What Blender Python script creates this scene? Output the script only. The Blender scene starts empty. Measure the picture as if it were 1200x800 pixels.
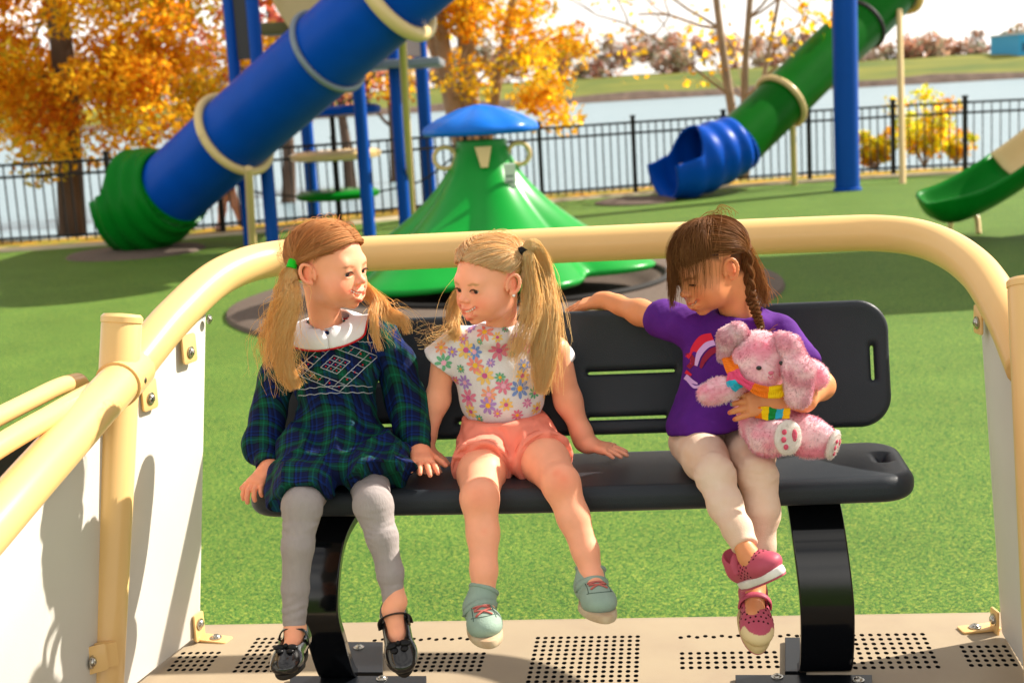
import bpy, bmesh, math, random
import numpy as np
from mathutils import Vector, Matrix
from mathutils.bvhtree import BVHTree
rng = np.random.default_rng(7)
random.seed(7)
sc = bpy.context.scene
col = sc.collection
R = math.radians

# ------------------------------------------------------------------ camera, sky, sun, exposure
FPX = 1667.0
PITCH, ROLL = R(10.03), R(3.3)
CAM = np.array([0.0, 0.0, 1.6])
cF = np.array([0, math.cos(PITCH), -math.sin(PITCH)])
cR0 = np.array([1.0, 0, 0]); cU0 = np.array([0, math.sin(PITCH), math.cos(PITCH)])
cR = math.cos(ROLL) * cR0 - math.sin(ROLL) * cU0
cU = math.sin(ROLL) * cR0 + math.cos(ROLL) * cU0
cd = bpy.data.cameras.new('camera'); cam = bpy.data.objects.new('camera', cd); col.objects.link(cam)
cd.lens = 50.0; cd.sensor_width = 36.0; cd.clip_end = 2000; cd.clip_start = 0.05
cam.matrix_world = Matrix(((cR[0], cU[0], -cF[0], CAM[0]), (cR[1], cU[1], -cF[1], CAM[1]), (cR[2], cU[2], -cF[2], CAM[2]), (0, 0, 0, 1)))
cd.dof.use_dof = True; cd.dof.focus_distance = 2.72; cd.dof.aperture_fstop = 5.6
sc.camera = cam
SUN_AZ, SUN_EL = R(24), R(38)          # azimuth measured from +X towards +Y
w = bpy.data.worlds.new('World'); sc.world = w; w.use_nodes = True
nt = w.node_tree; nt.nodes.clear()
wo = nt.nodes.new('ShaderNodeOutputWorld'); bg = nt.nodes.new('ShaderNodeBackground'); sky = nt.nodes.new('ShaderNodeTexSky')
sky.sky_type = 'NISHITA'; sky.sun_disc = False; sky.sun_elevation = SUN_EL; sky.sun_rotation = math.pi / 2 - SUN_AZ
sky.air_density = 0.7; sky.dust_density = 3.0; sky.ozone_density = 0.6; sky.altitude = 50
tc = nt.nodes.new('ShaderNodeTexCoord'); mp = nt.nodes.new('ShaderNodeMapping'); mp.inputs['Scale'].default_value = (1, 1, 3.5)
nz = nt.nodes.new('ShaderNodeTexNoise'); nz.inputs['Scale'].default_value = 2.2; nz.inputs['Detail'].default_value = 6
rp = nt.nodes.new('ShaderNodeValToRGB'); rp.color_ramp.elements[0].position = 0.25; rp.color_ramp.elements[1].position = 0.55
mx = nt.nodes.new('ShaderNodeMix'); mx.data_type = 'RGBA'
nt.links.new(tc.outputs['Generated'], mp.inputs[0]); nt.links.new(mp.outputs[0], nz.inputs['Vector']); nt.links.new(nz.outputs[0], rp.inputs[0])
nt.links.new(rp.outputs[0], mx.inputs['Factor']); nt.links.new(sky.outputs[0], mx.inputs[6]); mx.inputs[7].default_value = (15.0, 14.4, 13.6, 1)
sz = nt.nodes.new('ShaderNodeSeparateXYZ'); nt.links.new(tc.outputs['Generated'], sz.inputs[0])
hz = nt.nodes.new('ShaderNodeMapRange'); hz.inputs[1].default_value = 0.0; hz.inputs[2].default_value = 0.35; hz.inputs[3].default_value = 1.75; hz.inputs[4].default_value = 0.85; nt.links.new(sz.outputs[2], hz.inputs[0])
vm = nt.nodes.new('ShaderNodeVectorMath'); vm.operation = 'SCALE'; nt.links.new(mx.outputs[2], vm.inputs[0]); nt.links.new(hz.outputs[0], vm.inputs['Scale'])
nt.links.new(vm.outputs[0], bg.inputs[0]); nt.links.new(bg.outputs[0], wo.inputs[0]); bg.inputs[1].default_value = 0.045
sd = bpy.data.lights.new('sun', 'SUN'); sun = bpy.data.objects.new('sun', sd); col.objects.link(sun)
sd.energy = 5.0; sd.angle = R(0.6); sd.color = (1.0, 0.92, 0.80)
sv = Vector((math.cos(SUN_EL) * math.cos(SUN_AZ), math.cos(SUN_EL) * math.sin(SUN_AZ), math.sin(SUN_EL)))
sun.rotation_euler = sv.to_track_quat('Z', 'Y').to_euler(); sun.location = (6, 4, 8)
vs = sc.view_settings; vs.view_transform = 'Standard'; vs.look = 'None'; vs.gamma = 1.0; vs.exposure = 1.0
sc.cycles.max_bounces = 7; sc.cycles.transparent_max_bounces = 8; sc.cycles.use_denoising = True
sc.cycles.caustics_reflective = False; sc.cycles.caustics_refractive = False; sc.cycles.sample_clamp_indirect = 6

# ------------------------------------------------------------------ rays and frames
def ray(px, py):
    d = cF + (px - 600) / FPX * cR - (py - 400) / FPX * cU
    return d
def P(px, py, Y):
    "point at distance Y (world y) seen in that direction"
    d = ray(px, py); return CAM + d * (Y / d[1])
def PZ(px, py, z=0.0):
    d = ray(px, py); return CAM + d * ((z - CAM[2]) / d[2])
GT = R(-6.5); GO = np.array([0.10, 2.75, 0.0])
gu = np.array([math.cos(GT), math.sin(GT), 0]); gv = np.array([-math.sin(GT), math.cos(GT), 0])
def G(u, v, z): return GO + u * gu + v * gv + np.array([0, 0, z])
def PG(px, py, v):
    d = ray(px, py); t = (v - np.dot(CAM - GO, gv)) / np.dot(d, gv); return CAM + d * t
def toG(p): q = np.asarray(p) - GO; return (float(q @ gu), float(q @ gv), float(q[2]))
def unit(v): v = np.asarray(v, float); return v / (np.linalg.norm(v) + 1e-12)

def hx(s, g=1.0):
    s = s.lstrip('#'); o = []
    for i in (0, 2, 4):
        c = int(s[i:i + 2], 16) / 255; o.append((c / 12.92 if c < 0.04045 else ((c + 0.055) / 1.055) ** 2.4) * g)
    return tuple(o)

# ------------------------------------------------------------------ materials
def mat(name, c, rough=0.5, var=0.0, vscale=8.0, bump=0.0, bscale=60.0, attr=None, metal=0.0, sss=0.0, transl=0.0, spec=0.22, coat=0.0, sheen=0.0, c2=None, coords='Object', mscale=(1, 1, 1), aniso=False):
    m = bpy.data.materials.new(name); m.use_nodes = True; n = m.node_tree.nodes; L = m.node_tree.links
    b = n['Principled BSDF']; out = n['Material Output']
    tcn = n.new('ShaderNodeTexCoord'); mpp = n.new('ShaderNodeMapping'); mpp.inputs['Scale'].default_value = mscale
    L.new(tcn.outputs[coords], mpp.inputs[0])
    if attr:
        a = n.new('ShaderNodeAttribute'); a.attribute_name = attr; csock = a.outputs['Color']
    else:
        rgb = n.new('ShaderNodeRGB'); rgb.outputs[0].default_value = (*c, 1); csock = rgb.outputs[0]
    if var > 0 or c2 is not None:
        nn = n.new('ShaderNodeTexNoise'); nn.inputs['Scale'].default_value = vscale; nn.inputs['Detail'].default_value = 5
        L.new(mpp.outputs[0], nn.inputs['Vector'])
        if c2 is not None:
            r = n.new('ShaderNodeValToRGB'); r.color_ramp.elements[0].position = .35; r.color_ramp.elements[1].position = .65
            L.new(nn.outputs[0], r.inputs[0]); mm = n.new('ShaderNodeMix'); mm.data_type = 'RGBA'
            L.new(r.outputs[0], mm.inputs['Factor']); L.new(csock, mm.inputs[6]); mm.inputs[7].default_value = (*c2, 1); csock = mm.outputs[2]
        if var > 0:
            mr = n.new('ShaderNodeMapRange'); mr.inputs[1].default_value = .25; mr.inputs[2].default_value = .75
            mr.inputs[3].default_value = 1 - var; mr.inputs[4].default_value = 1 + var
            L.new(nn.outputs[0], mr.inputs[0]); mv = n.new('ShaderNodeVectorMath'); mv.operation = 'SCALE'
            L.new(csock, mv.inputs[0]); L.new(mr.outputs[0], mv.inputs['Scale']); csock = mv.outputs[0]
    L.new(csock, b.inputs['Base Color'])
    b.inputs['Roughness'].default_value = rough; b.inputs['Metallic'].default_value = metal
    b.inputs['Specular IOR Level'].default_value = spec
    if coat: b.inputs['Coat Weight'].default_value = coat; b.inputs['Coat Roughness'].default_value = .12
    if sheen: b.inputs['Sheen Weight'].default_value = sheen; b.inputs['Sheen Roughness'].default_value = .5
    if sss:
        b.inputs['Subsurface Weight'].default_value = sss; b.inputs['Subsurface Radius'].default_value = (1.0, 0.35, 0.18); b.inputs['Subsurface Scale'].default_value = 0.012
    if bump:
        nb = n.new('ShaderNodeTexNoise'); nb.inputs['Scale'].default_value = bscale; nb.inputs['Detail'].default_value = 4
        L.new(mpp.outputs[0], nb.inputs['Vector']); bu = n.new('ShaderNodeBump'); bu.inputs['Strength'].default_value = bump; bu.inputs['Distance'].default_value = 0.002
        L.new(nb.outputs[0], bu.inputs['Height']); L.new(bu.outputs[0], b.inputs['Normal'])
    if transl:
        t = n.new('ShaderNodeBsdfTranslucent'); L.new(csock, t.inputs[0]); ms = n.new('ShaderNodeMixShader'); ms.inputs[0].default_value = transl
        L.new(b.outputs[0], ms.inputs[1]); L.new(t.outputs[0], ms.inputs[2]); L.new(ms.outputs[0], out.inputs[0])
    return m

# ------------------------------------------------------------------ mesh building
ORG = {}
def setp(o, label=None, cat=None, group=None, kind=None):
    if label: o['label'] = label
    if cat: o['category'] = cat
    if group: o['group'] = group
    if kind: o['kind'] = kind
    return o
def E(name, loc, label, cat, group=None):
    o = bpy.data.objects.new(name, None); o.empty_display_size = .1; col.objects.link(o); o.location = loc; ORG[o.name] = np.array(loc, float)
    return setp(o, label, cat, group)
class MB:
    def __init__(s): s.V = []; s.F = []; s.C = []; s.MI = []; s.n = 0
    def add(s, V, F, c=None, mi=0):
        V = np.asarray(V, float); 
        s.V.append(V); off = s.n
        if isinstance(F, np.ndarray): s.F.extend((F + off).tolist())
        else: s.F.extend([[i + off for i in f] for f in F])
        s.MI.extend([mi] * len(F)); s.n += len(V)
        cc = np.ones((len(V), 4))
        if c is not None: cc[:, :3] = c
        s.C.append(cc); return s
    def box(s, c, hs, X=(1, 0, 0), Y=(0, 1, 0), Z=(0, 0, 1), bev=0.0, cc=None, mi=0):
        X, Y, Z = unit(X), unit(Y), unit(Z); c = np.asarray(c, float)
        if bev <= 0:
            V = [c + sx * hs[0] * X + sy * hs[1] * Y + sz * hs[2] * Z for sx in (-1, 1) for sy in (-1, 1) for sz in (-1, 1)]
            F = [(0, 1, 3, 2), (4, 6, 7, 5), (0, 4, 5, 1), (2, 3, 7, 6), (0, 2, 6, 4), (1, 5, 7, 3)]
            return s.add(V, F, cc, mi)
        bm = bmesh.new(); bmesh.ops.create_cube(bm, size=1.0)
        for v in bm.verts: v.co = Vector((v.co.x * 2 * hs[0], v.co.y * 2 * hs[1], v.co.z * 2 * hs[2]))
        bmesh.ops.bevel(bm, geom=bm.edges[:] , offset=bev, segments=3, profile=.5, affect='EDGES')
        bm.verts.index_update()
        V = np.array([v.co[:] for v in bm.verts]); F = [[v.index for v in f.verts] for f in bm.faces]; bm.free()
        return s.add(c + V[:, :1] * X + V[:, 1:2] * Y + V[:, 2:3] * Z, F, cc, mi)
    def tube(s, pts, r, n=12, caps=True, cc=None, mi=0, flat=1.0, up=None):
        V, F = tube_vf(pts, r, n, caps, flat, up); return s.add(V, F, cc, mi)
    def sphere(s, c, r, nu=16, nv=10, cc=None, mi=0, Rm=None):
        r = np.ones(3) * r if np.isscalar(r) else np.asarray(r, float); V = [(0, 0, 1)]
        for i in range(1, nv):
            t = math.pi * i / nv
            for j in range(nu): a = 2 * math.pi * j / nu; V.append((math.sin(t) * math.cos(a), math.sin(t) * math.sin(a), math.cos(t)))
        V.append((0, 0, -1)); F = [(0, 1 + j, 1 + (j + 1) % nu) for j in range(nu)]
        for i in range(nv - 2):
            for j in range(nu): a = 1 + i * nu + j; b = 1 + i * nu + (j + 1) % nu; F.append((a, a + nu, b + nu, b))
        k = 1 + (nv - 2) * nu; F += [(k + j, len(V) - 1, k + (j + 1) % nu) for j in range(nu)]
        V = np.array(V) * r
        if Rm is not None: V = V @ np.asarray(Rm)      # rows of Rm are the axes
        return s.add(V + np.asarray(c), F, cc, mi)
    def lathe(s, prof, c=(0, 0, 0), n=32, fr=None, cc=None, mi=0, Z=(0, 0, 1), X=(1, 0, 0)):
        "prof: list of (r, z); fr(angle, r, z) may change r and z"
        Z = unit(Z); X = unit(np.asarray(X) - np.dot(X, Z) * Z); Y = np.cross(Z, X); V = []
        for (r, z) in prof:
            for j in range(n):
                a = 2 * math.pi * j / n; rr, zz = fr(a, r, z) if fr else (r, z)
                V.append(np.asarray(c) + rr * math.cos(a) * X + rr * math.sin(a) * Y + zz * Z)
        F = []
        for i in range(len(prof) - 1):
            for j in range(n): a = i * n + j; b = i * n + (j + 1) % n; F.append((a, b, b + n, a + n))
        return s.add(V, F, cc, mi)
    def extrude(s, poly, d, cc=None, mi=0, bev=0.0):
        "poly: planar 3D outline, d: thickness vector"
        poly = np.asarray(poly, float); d = np.asarray(d, float); n = len(poly)
        if bev:
            cen = poly.mean(0); nn = unit(d); dd = np.linalg.norm(d)
            rings = []
            E_ = np.roll(poly, -1, 0) - np.roll(poly, 1, 0); inn = np.cross(nn, E_); inn /= np.linalg.norm(inn, axis=1)[:, None] + 1e-9
            if np.mean(np.sum(inn * (cen - poly), 1)) < 0: inn = -inn
            for (o, h) in ((bev, 0), (bev * .3, bev * .3), (0, bev), (0, dd - bev), (bev * .3, dd - bev * .3), (bev, dd)): rings.append(poly + inn * o + nn * h)
            V = np.concatenate(rings); F = [list(range(n))[::-1], [i + 5 * n for i in range(n)]]
            for k in range(5):
                for i in range(n): j = (i + 1) % n; F.append((k * n + i, k * n + j, (k + 1) * n + j, (k + 1) * n + i))
            return s.add(V, F, cc, mi)
        V = np.concatenate([poly, poly + d]); F = [list(range(n))[::-1], [i + n for i in range(n)]] + [(i, (i + 1) % n, (i + 1) % n + n, i + n) for i in range(n)]
        return s.add(V, F, cc, mi)
    def build(s, name, m, parent=None, loc=None, smooth=True, angle=40, label=None, cat=None, group=None, kind=None):
        V = np.concatenate(s.V); org = ORG[parent.name] if parent is not None else np.array(loc if loc is not None else (0, 0, 0), float)
        me = bpy.data.meshes.new(name); me.from_pydata((V - org).tolist(), [], s.F); 
        for mm in (m if isinstance(m, (list, tuple)) else [m]): me.materials.append(mm)
        if any(s.MI): me.polygons.foreach_set('material_index', s.MI)
        ca = me.color_attributes.new('Col', 'FLOAT_COLOR', 'POINT'); ca.data.foreach_set('color', np.concatenate(s.C).astype(np.float32).ravel())
        if smooth:
            me.polygons.foreach_set('use_smooth', [True] * len(me.polygons))
            if angle < 180: me.set_sharp_from_angle(angle=R(angle))
        me.update()
        o = bpy.data.objects.new(name, me); col.objects.link(o)
        if parent is not None: o.parent = parent
        else: o.location = org
        ORG[o.name] = org
        return setp(o, label, cat, group, kind)
def tube_vf(pts, r, n=12, caps=True, flat=1.0, up=None):
    pts = np.asarray(pts, float); m = len(pts); r = np.ones(m) * r if np.isscalar(r) else np.asarray(r, float)
    T = np.gradient(pts, axis=0); T /= np.linalg.norm(T, axis=1)[:, None] + 1e-12
    a = np.array(up if up is not None else ((0, 0, 1) if abs(T[0][2]) < .9 else (1, 0, 0)), float); V = []
    N = unit(a - np.dot(a, T[0]) * T[0])
    for i in range(m):
        N = unit(N - np.dot(N, T[i]) * T[i]) if up is None else unit(np.asarray(up) - np.dot(up, T[i]) * T[i]); B = np.cross(T[i], N)
        for j in range(n): t = 2 * math.pi * j / n; V.append(pts[i] + r[i] * (math.cos(t) * N * flat + math.sin(t) * B))
    F = [(i * n + j, i * n + (j + 1) % n, (i + 1) * n + (j + 1) % n, (i + 1) * n + j) for i in range(m - 1) for j in range(n)]
    if caps: F += [list(range(n))[::-1], list(range((m - 1) * n, m * n))]
    return np.array(V), F
def spline(pts, k=8):
    "Catmull-Rom through points"
    p = np.asarray(pts, float); p = np.vstack([2 * p[0] - p[1], p, 2 * p[-1] - p[-2]]); out = []
    for i in range(1, len(p) - 2):
        for t in np.linspace(0, 1, k, endpoint=False):
            a, b, c, d = p[i - 1], p[i], p[i + 1], p[i + 2]
            out.append(.5 * ((2 * b) + (-a + c) * t + (2 * a - 5 * b + 4 * c - d) * t * t + (-a + 3 * b - 3 * c + d) * t ** 3))
    out.append(p[-2]); return np.array(out)
def fillet(pts, r, k=6):
    "polyline with rounded corners"
    pts = [np.asarray(q, float) for q in pts]; out = [pts[0]]
    for i in range(1, len(pts) - 1):
        a, b, c = pts[i - 1], pts[i], pts[i + 1]; rr = min(r, .48 * np.linalg.norm(a - b), .48 * np.linalg.norm(c - b))
        p0 = b + unit(a - b) * rr; p2 = b + unit(c - b) * rr
        for t in np.linspace(0, 1, k): out.append((1 - t) ** 2 * p0 + 2 * t * (1 - t) * b + t * t * p2)
    out.append(pts[-1]); return np.array(out)
def strands(mb, pts, rad, cols, n=3):
    "pts (S,M,3), rad (S,M), cols (S,3) -> thin tubes, vectorised"
    S, M_, _ = pts.shape; T = np.gradient(pts, axis=1); T /= np.linalg.norm(T, axis=2, keepdims=True) + 1e-12
    ref = np.array([.31, .8, .52]); N = np.cross(T, ref); N /= np.linalg.norm(N, axis=2, keepdims=True) + 1e-12; B = np.cross(T, N)
    th = np.arange(n) * 2 * math.pi / n
    V = pts[:, :, None, :] + rad[:, :, None, None] * (np.cos(th)[None, None, :, None] * N[:, :, None, :] + np.sin(th)[None, None, :, None] * B[:, :, None, :])
    idx = np.arange(S * M_ * n).reshape(S, M_, n); a = idx[:, :-1, :]; b = np.roll(idx, -1, 2)[:, :-1, :]; c = np.roll(idx, -1, 2)[:, 1:, :]; d = idx[:, 1:, :]
    Fq = np.stack([a, b, c, d], -1).reshape(-1, 4)
    mb.add(V.reshape(-1, 3), Fq); cc = np.ones((S * M_ * n, 4)); cc[:, :3] = np.repeat(cols, M_ * n, axis=0); mb.C[-1] = cc
def snoise(p, seed=0, f=1.0, oct=3):
    "cheap smooth noise in numpy, about -1..1"
    r = np.random.default_rng(seed); out = np.zeros(len(p)); a = 1.0; tot = 0
    for o in range(oct):
        for k in range(4):
            d = r.normal(size=3); d /= np.linalg.norm(d); ph = r.uniform(0, 6.28); ph2 = r.uniform(0, 6.28); d2 = r.normal(size=3)
            out += a * np.sin(f * p @ d * 6.28 + ph + 1.3 * np.sin(f * p @ d2 * 3 + ph2))
        tot += a * 2.2; a *= .5; f *= 2.1
    return out / tot

# ------------------------------------------------------------------ signed distance modelling
class SDF:
    def __init__(s, h): s.h = h; s.ops = []
    def cap(s, a, b, ra, rb=None, k=.01, op='+'):
        a = np.asarray(a, float); b = np.asarray(b, float); rb = ra if rb is None else rb; m = max(ra, rb)
        def f(p):
            ab = b - a; L2 = ab @ ab + 1e-12; t = np.clip(((p - a) @ ab) / L2, 0, 1)
            return np.linalg.norm(p - a - t[..., None] * ab, axis=-1) - (ra + (rb - ra) * t)
        s.ops.append((op, f, np.minimum(a, b) - m, np.maximum(a, b) + m, k)); return s
    def chain(s, pts, rs, k=.01):
        for i in range(len(pts) - 1): s.cap(pts[i], pts[i + 1], rs[i], rs[i + 1], k)
        return s
    def ell(s, c, r, Rm=None, k=.01, op='+'):
        c = np.asarray(c, float); r = np.asarray(r, float) * np.ones(3); Rm = np.eye(3) if Rm is None else np.asarray(Rm); m = r.max()
        def f(p):
            q = (p - c) @ Rm.T; k0 = np.linalg.norm(q / r, axis=-1); k1 = np.linalg.norm(q / r ** 2, axis=-1) + 1e-9
            return k0 * (k0 - 1) / k1
        s.ops.append((op, f, c - m, c + m, k)); return s
    def rbox(s, c, hs, rad, Rm=None, k=.01, op='+'):
        c = np.asarray(c, float); hs = np.asarray(hs, float) - rad; Rm = np.eye(3) if Rm is None else np.asarray(Rm); m = np.linalg.norm(hs) + rad
        def f(p):
            q = np.abs((p - c) @ Rm.T) - hs; return np.linalg.norm(np.maximum(q, 0), axis=-1) + np.minimum(q.max(-1), 0) - rad
        s.ops.append((op, f, c - m, c + m, k)); return s
    def plane(s, c, n, k=.004):
        "keep the side the normal points away from"
        c = np.asarray(c, float); n = unit(n); s.ops.append(('i', lambda p: (p - c) @ n, None, None, k)); return s
    def shell(s, t, k=.002):
        s.ops.append(('shell', t, None, None, k)); return s
    def mesh(s):
        h = s.h; add = [o for o in s.ops if o[0] == '+']
        lo = np.min([o[2] for o in add], 0) - .02 - h; hi = np.max([o[3] for o in add], 0) + .02 + h
        n = np.ceil((hi - lo) / h).astype(int) + 1; F = np.full(n, .06, np.float32)
        ax = [lo[i] + h * np.arange(n[i]) for i in range(3)]
        for (op, f, a, b, k) in s.ops:
            if op == 'shell': F = np.abs(F) - f; continue
            if a is None: sl = (slice(None),) * 3
            else:
                i0 = np.clip(np.floor((a - k * 1.5 - 4 * h - lo) / h).astype(int), 0, n - 1); i1 = np.clip(np.ceil((b + k * 1.5 + 4 * h - lo) / h).astype(int) + 1, 1, n); sl = tuple(slice(i0[i], i1[i]) for i in range(3))
                if any(i1[i] <= i0[i] for i in range(3)): continue
            g = np.stack(np.meshgrid(ax[0][sl[0]], ax[1][sl[1]], ax[2][sl[2]], indexing='ij'), -1)
            d = f(g).astype(np.float32); c = F[sl]; k = max(k, 1e-5)
            if op == '+': t = np.clip(.5 + .5 * (c - d) / k, 0, 1); F[sl] = c * (1 - t) + d * t - k * t * (1 - t)
            elif op == '-': t = np.clip(.5 - .5 * (c + d) / k, 0, 1); F[sl] = c * (1 - t) - d * t + k * t * (1 - t)
            else: t = np.clip(.5 - .5 * (d - c) / k, 0, 1); F[sl] = d * (1 - t) + c * t + k * t * (1 - t)
        return nets(F, lo, h)
def nets(F, lo, h):
    I = F < 0; n = F.shape
    cs = I[:-1, :-1, :-1].astype(np.int8)
    cnt = sum(I[i:n[0] - 1 + i, j:n[1] - 1 + j, k:n[2] - 1 + k].astype(np.int8) for i in (0, 1) for j in (0, 1) for k in (0, 1))
    act = (cnt > 0) & (cnt < 8); ix = np.argwhere(act); idm = np.full(act.shape, -1, np.int64); idm[act] = np.arange(len(ix))
    cor = np.array([(i, j, k) for i in (0, 1) for j in (0, 1) for k in (0, 1)])
    vals = np.stack([F[ix[:, 0] + c[0], ix[:, 1] + c[1], ix[:, 2] + c[2]] for c in cor], 1).astype(float)
    acc = np.zeros((len(ix), 3)); num = np.zeros(len(ix))
    for a in range(8):
        for b in range(a + 1, 8):
            if np.abs(cor[a] - cor[b]).sum() != 1: continue
            va, vb = vals[:, a], vals[:, b]; m = (va < 0) != (vb < 0); t = np.where(m, va / np.where(m, va - vb, 1), 0)
            acc += m[:, None] * (cor[a] + t[:, None] * (cor[b] - cor[a])); num += m
    V = lo + h * (ix + acc / num[:, None]); Q = []
    for axn in range(3):
        sl0 = [slice(None)] * 3; sl1 = [slice(None)] * 3; sl0[axn] = slice(0, -1); sl1[axn] = slice(1, None)
        A = I[tuple(sl0)]; B = I[tuple(sl1)]; cr = np.argwhere(A != B); o1, o2 = [q for q in range(3) if q != axn]
        cr = cr[(cr[:, o1] > 0) & (cr[:, o2] > 0) & (cr[:, o1] < n[o1] - 1) & (cr[:, o2] < n[o2] - 1)]
        if not len(cr): continue
        def g(d1, d2): c = cr.copy(); c[:, o1] -= d1; c[:, o2] -= d2; return idm[c[:, 0], c[:, 1], c[:, 2]]
        q = np.stack([g(1, 1), g(0, 1), g(0, 0), g(1, 0)], 1); ins = A[tuple(cr.T)]
        if axn == 1: ins = ~ins
        q[~ins] = q[~ins][:, ::-1]; q = q[(q >= 0).all(1)]; Q.append(q)
    return V, np.concatenate(Q)
def vnormals(V, F):
    n = np.cross(V[F[:, 2]] - V[F[:, 0]], V[F[:, 3]] - V[F[:, 1]]); N = np.zeros_like(V)
    for i in range(4): np.add.at(N, F[:, i], n)
    return N / (np.linalg.norm(N, axis=1)[:, None] + 1e-12)
def frame(fwd, up):
    "rows: x (right of the thing), y forward, z up"
    y = unit(fwd); x = unit(np.cross(y, up)); z = np.cross(x, y); return np.array([x, y, z])
# ------------------------------------------------------------------ setting
def mat_rubber():
    m = mat('rubber_granules', (0.1, .2, .04), .75); n = m.node_tree.nodes; L = m.node_tree.links; b = n['Principled BSDF']
    t = n.new('ShaderNodeTexCoord'); v = n.new('ShaderNodeTexVoronoi'); v.inputs['Scale'].default_value = 215
    nn = n.new('ShaderNodeTexNoise'); nn.inputs['Scale'].default_value = 1.3; nn.inputs['Detail'].default_value = 8; nn.inputs['Roughness'].default_value = .65
    n2 = n.new('ShaderNodeTexNoise'); n2.inputs['Scale'].default_value = 60; n2.inputs['Detail'].default_value = 3
    L.new(t.outputs['Object'], v.inputs['Vector']); L.new(t.outputs['Object'], nn.inputs['Vector']); L.new(t.outputs['Object'], n2.inputs['Vector'])
    s = n.new('ShaderNodeSeparateColor'); L.new(v.outputs['Color'], s.inputs[0])
    ad = n.new('ShaderNodeMath'); ad.operation = 'ADD'; L.new(s.outputs[0], ad.inputs[0]); 
    mr0 = n.new('ShaderNodeMapRange'); mr0.inputs[1].default_value = .3; mr0.inputs[2].default_value = .7; mr0.inputs[3].default_value = -.22; mr0.inputs[4].default_value = .22
    L.new(n2.outputs[0], mr0.inputs[0]); L.new(mr0.outputs[0], ad.inputs[1])
    r = n.new('ShaderNodeValToRGB'); e = r.color_ramp.elements; e[0].position = 0; e[0].color = (.022, .060, .014, 1); e[1].position = 1; e[1].color = (.25, .28, .05, 1)
    for p, c in ((.35, (.044, .118, .020, 1)), (.60, (.080, .168, .026, 1)), (.82, (.14, .22, .035, 1))): q = e.new(p); q.color = c
    L.new(ad.outputs[0], r.inputs[0])
    mr = n.new('ShaderNodeMapRange'); mr.inputs[1].default_value = .3; mr.inputs[2].default_value = .7; mr.inputs[3].default_value = .86; mr.inputs[4].default_value = 1.12; L.new(nn.outputs[0], mr.inputs[0])
    mv = n.new('ShaderNodeVectorMath'); mv.operation = 'SCALE'; L.new(r.outputs[0], mv.inputs[0]); L.new(mr.outputs[0], mv.inputs['Scale']); L.new(mv.outputs[0], b.inputs['Base Color'])
    bu = n.new('ShaderNodeBump'); bu.inputs['Strength'].default_value = .4; bu.inputs['Distance'].default_value = .003; L.new(v.outputs['Distance'], bu.inputs['Height']); bu.invert = True; L.new(bu.outputs[0], b.inputs['Normal'])
    b.inputs['Specular IOR Level'].default_value = .1
    return m
M_rub = mat_rubber()
M_turf = mat('lawn', hx('#6f7a22'), .9, var=.5, vscale=3, c2=hx('#a8781c'))
M_kerb = mat('concrete', hx('#b5a78c'), .85, var=.15, vscale=5)
M_hill = mat('hill_grass', hx('#4c6020'), .95, var=.25, vscale=.05, c2=hx('#747024'))
M_rock = mat('shore_rock', hx('#5e4f46'), .95, var=.4, vscale=.8, bump=1, bscale=3)
def mat_water():
    m = mat('water', (.17, .25, .29), .35, spec=.35); n = m.node_tree.nodes; L = m.node_tree.links
    t = n.new('ShaderNodeTexCoord'); q = n.new('ShaderNodeMapping'); q.inputs['Scale'].default_value = (1, 2.5, 1); L.new(t.outputs['Object'], q.inputs[0])
    a = n.new('ShaderNodeTexNoise'); a.inputs['Scale'].default_value = 1.6; a.inputs['Detail'].default_value = 6; L.new(q.outputs[0], a.inputs['Vector'])
    bu = n.new('ShaderNodeBump'); bu.inputs['Strength'].default_value = 1; bu.inputs['Distance'].default_value = .10; L.new(a.outputs[0], bu.inputs['Height']); L.new(bu.outputs[0], n['Principled BSDF'].inputs['Normal'])
    return m
M_water = mat_water()

# fence line on the ground
FL = [PZ(-900, 318), PZ(-450, 306), PZ(-60, 295), PZ(135, 284), PZ(398, 262), PZ(636, 236), PZ(745, 227), PZ(850, 219), PZ(948, 212), PZ(1047, 206), PZ(1131, 202), PZ(1230, 199), PZ(1420, 196), PZ(1800, 200)]
FL = np.array(FL)
fl = spline(FL, 6)
def strip(offs0, z0, offs1, z1, line=fl):
    T = np.gradient(line, axis=0); N = np.stack([-T[:, 1], T[:, 0], 0 * T[:, 0]], 1); N /= np.linalg.norm(N, axis=1)[:, None]; N[:, 2] = 0
    A = line + N * offs0; B = line + N * offs1; A[:, 2] = z0; B[:, 2] = z1; n = len(line)
    return np.vstack([A, B]), [(i, i + 1, i + 1 + n, i + n) for i in range(n - 1)]
# one ground sheet: from behind the camera, past the fence, then down under the water
mb = MB(); n = len(fl); T = np.gradient(fl, axis=0); N = np.stack([-T[:, 1], T[:, 0], 0 * T[:, 0]], 1); N /= np.linalg.norm(N, axis=1)[:, None]
rows = []
back = fl.copy(); back[:, 1] = -12; back[:, 0] = np.linspace(-30, 34, n); rows.append(back)
for o, z in ((-.9, 0), (-.32, 0)): q = fl + N * o; q[:, 2] = z; rows.append(q)
V = np.vstack(rows); F = [(r * n + i, r * n + i + 1, (r + 1) * n + i + 1, (r + 1) * n + i) for r in range(2) for i in range(n - 1)]
mb.add(V, F).build('playground_surface', M_rub, kind='structure', smooth=False)
mb = MB()
V, F = strip(-.32, .0, -.30, .03); mb.add(V, F); V, F = strip(-.30, .03, -.06, .03); mb.add(V, F); V, F = strip(-.06, .03, -.06, -.02); mb.add(V, F)
mb.build('kerb', M_kerb, kind='structure', smooth=False)
mb = MB(); rr = [(-.06, .0), (1.2, .0), (2.2, -.12), (4.5, -.9), (9, -2.0)]
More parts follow.
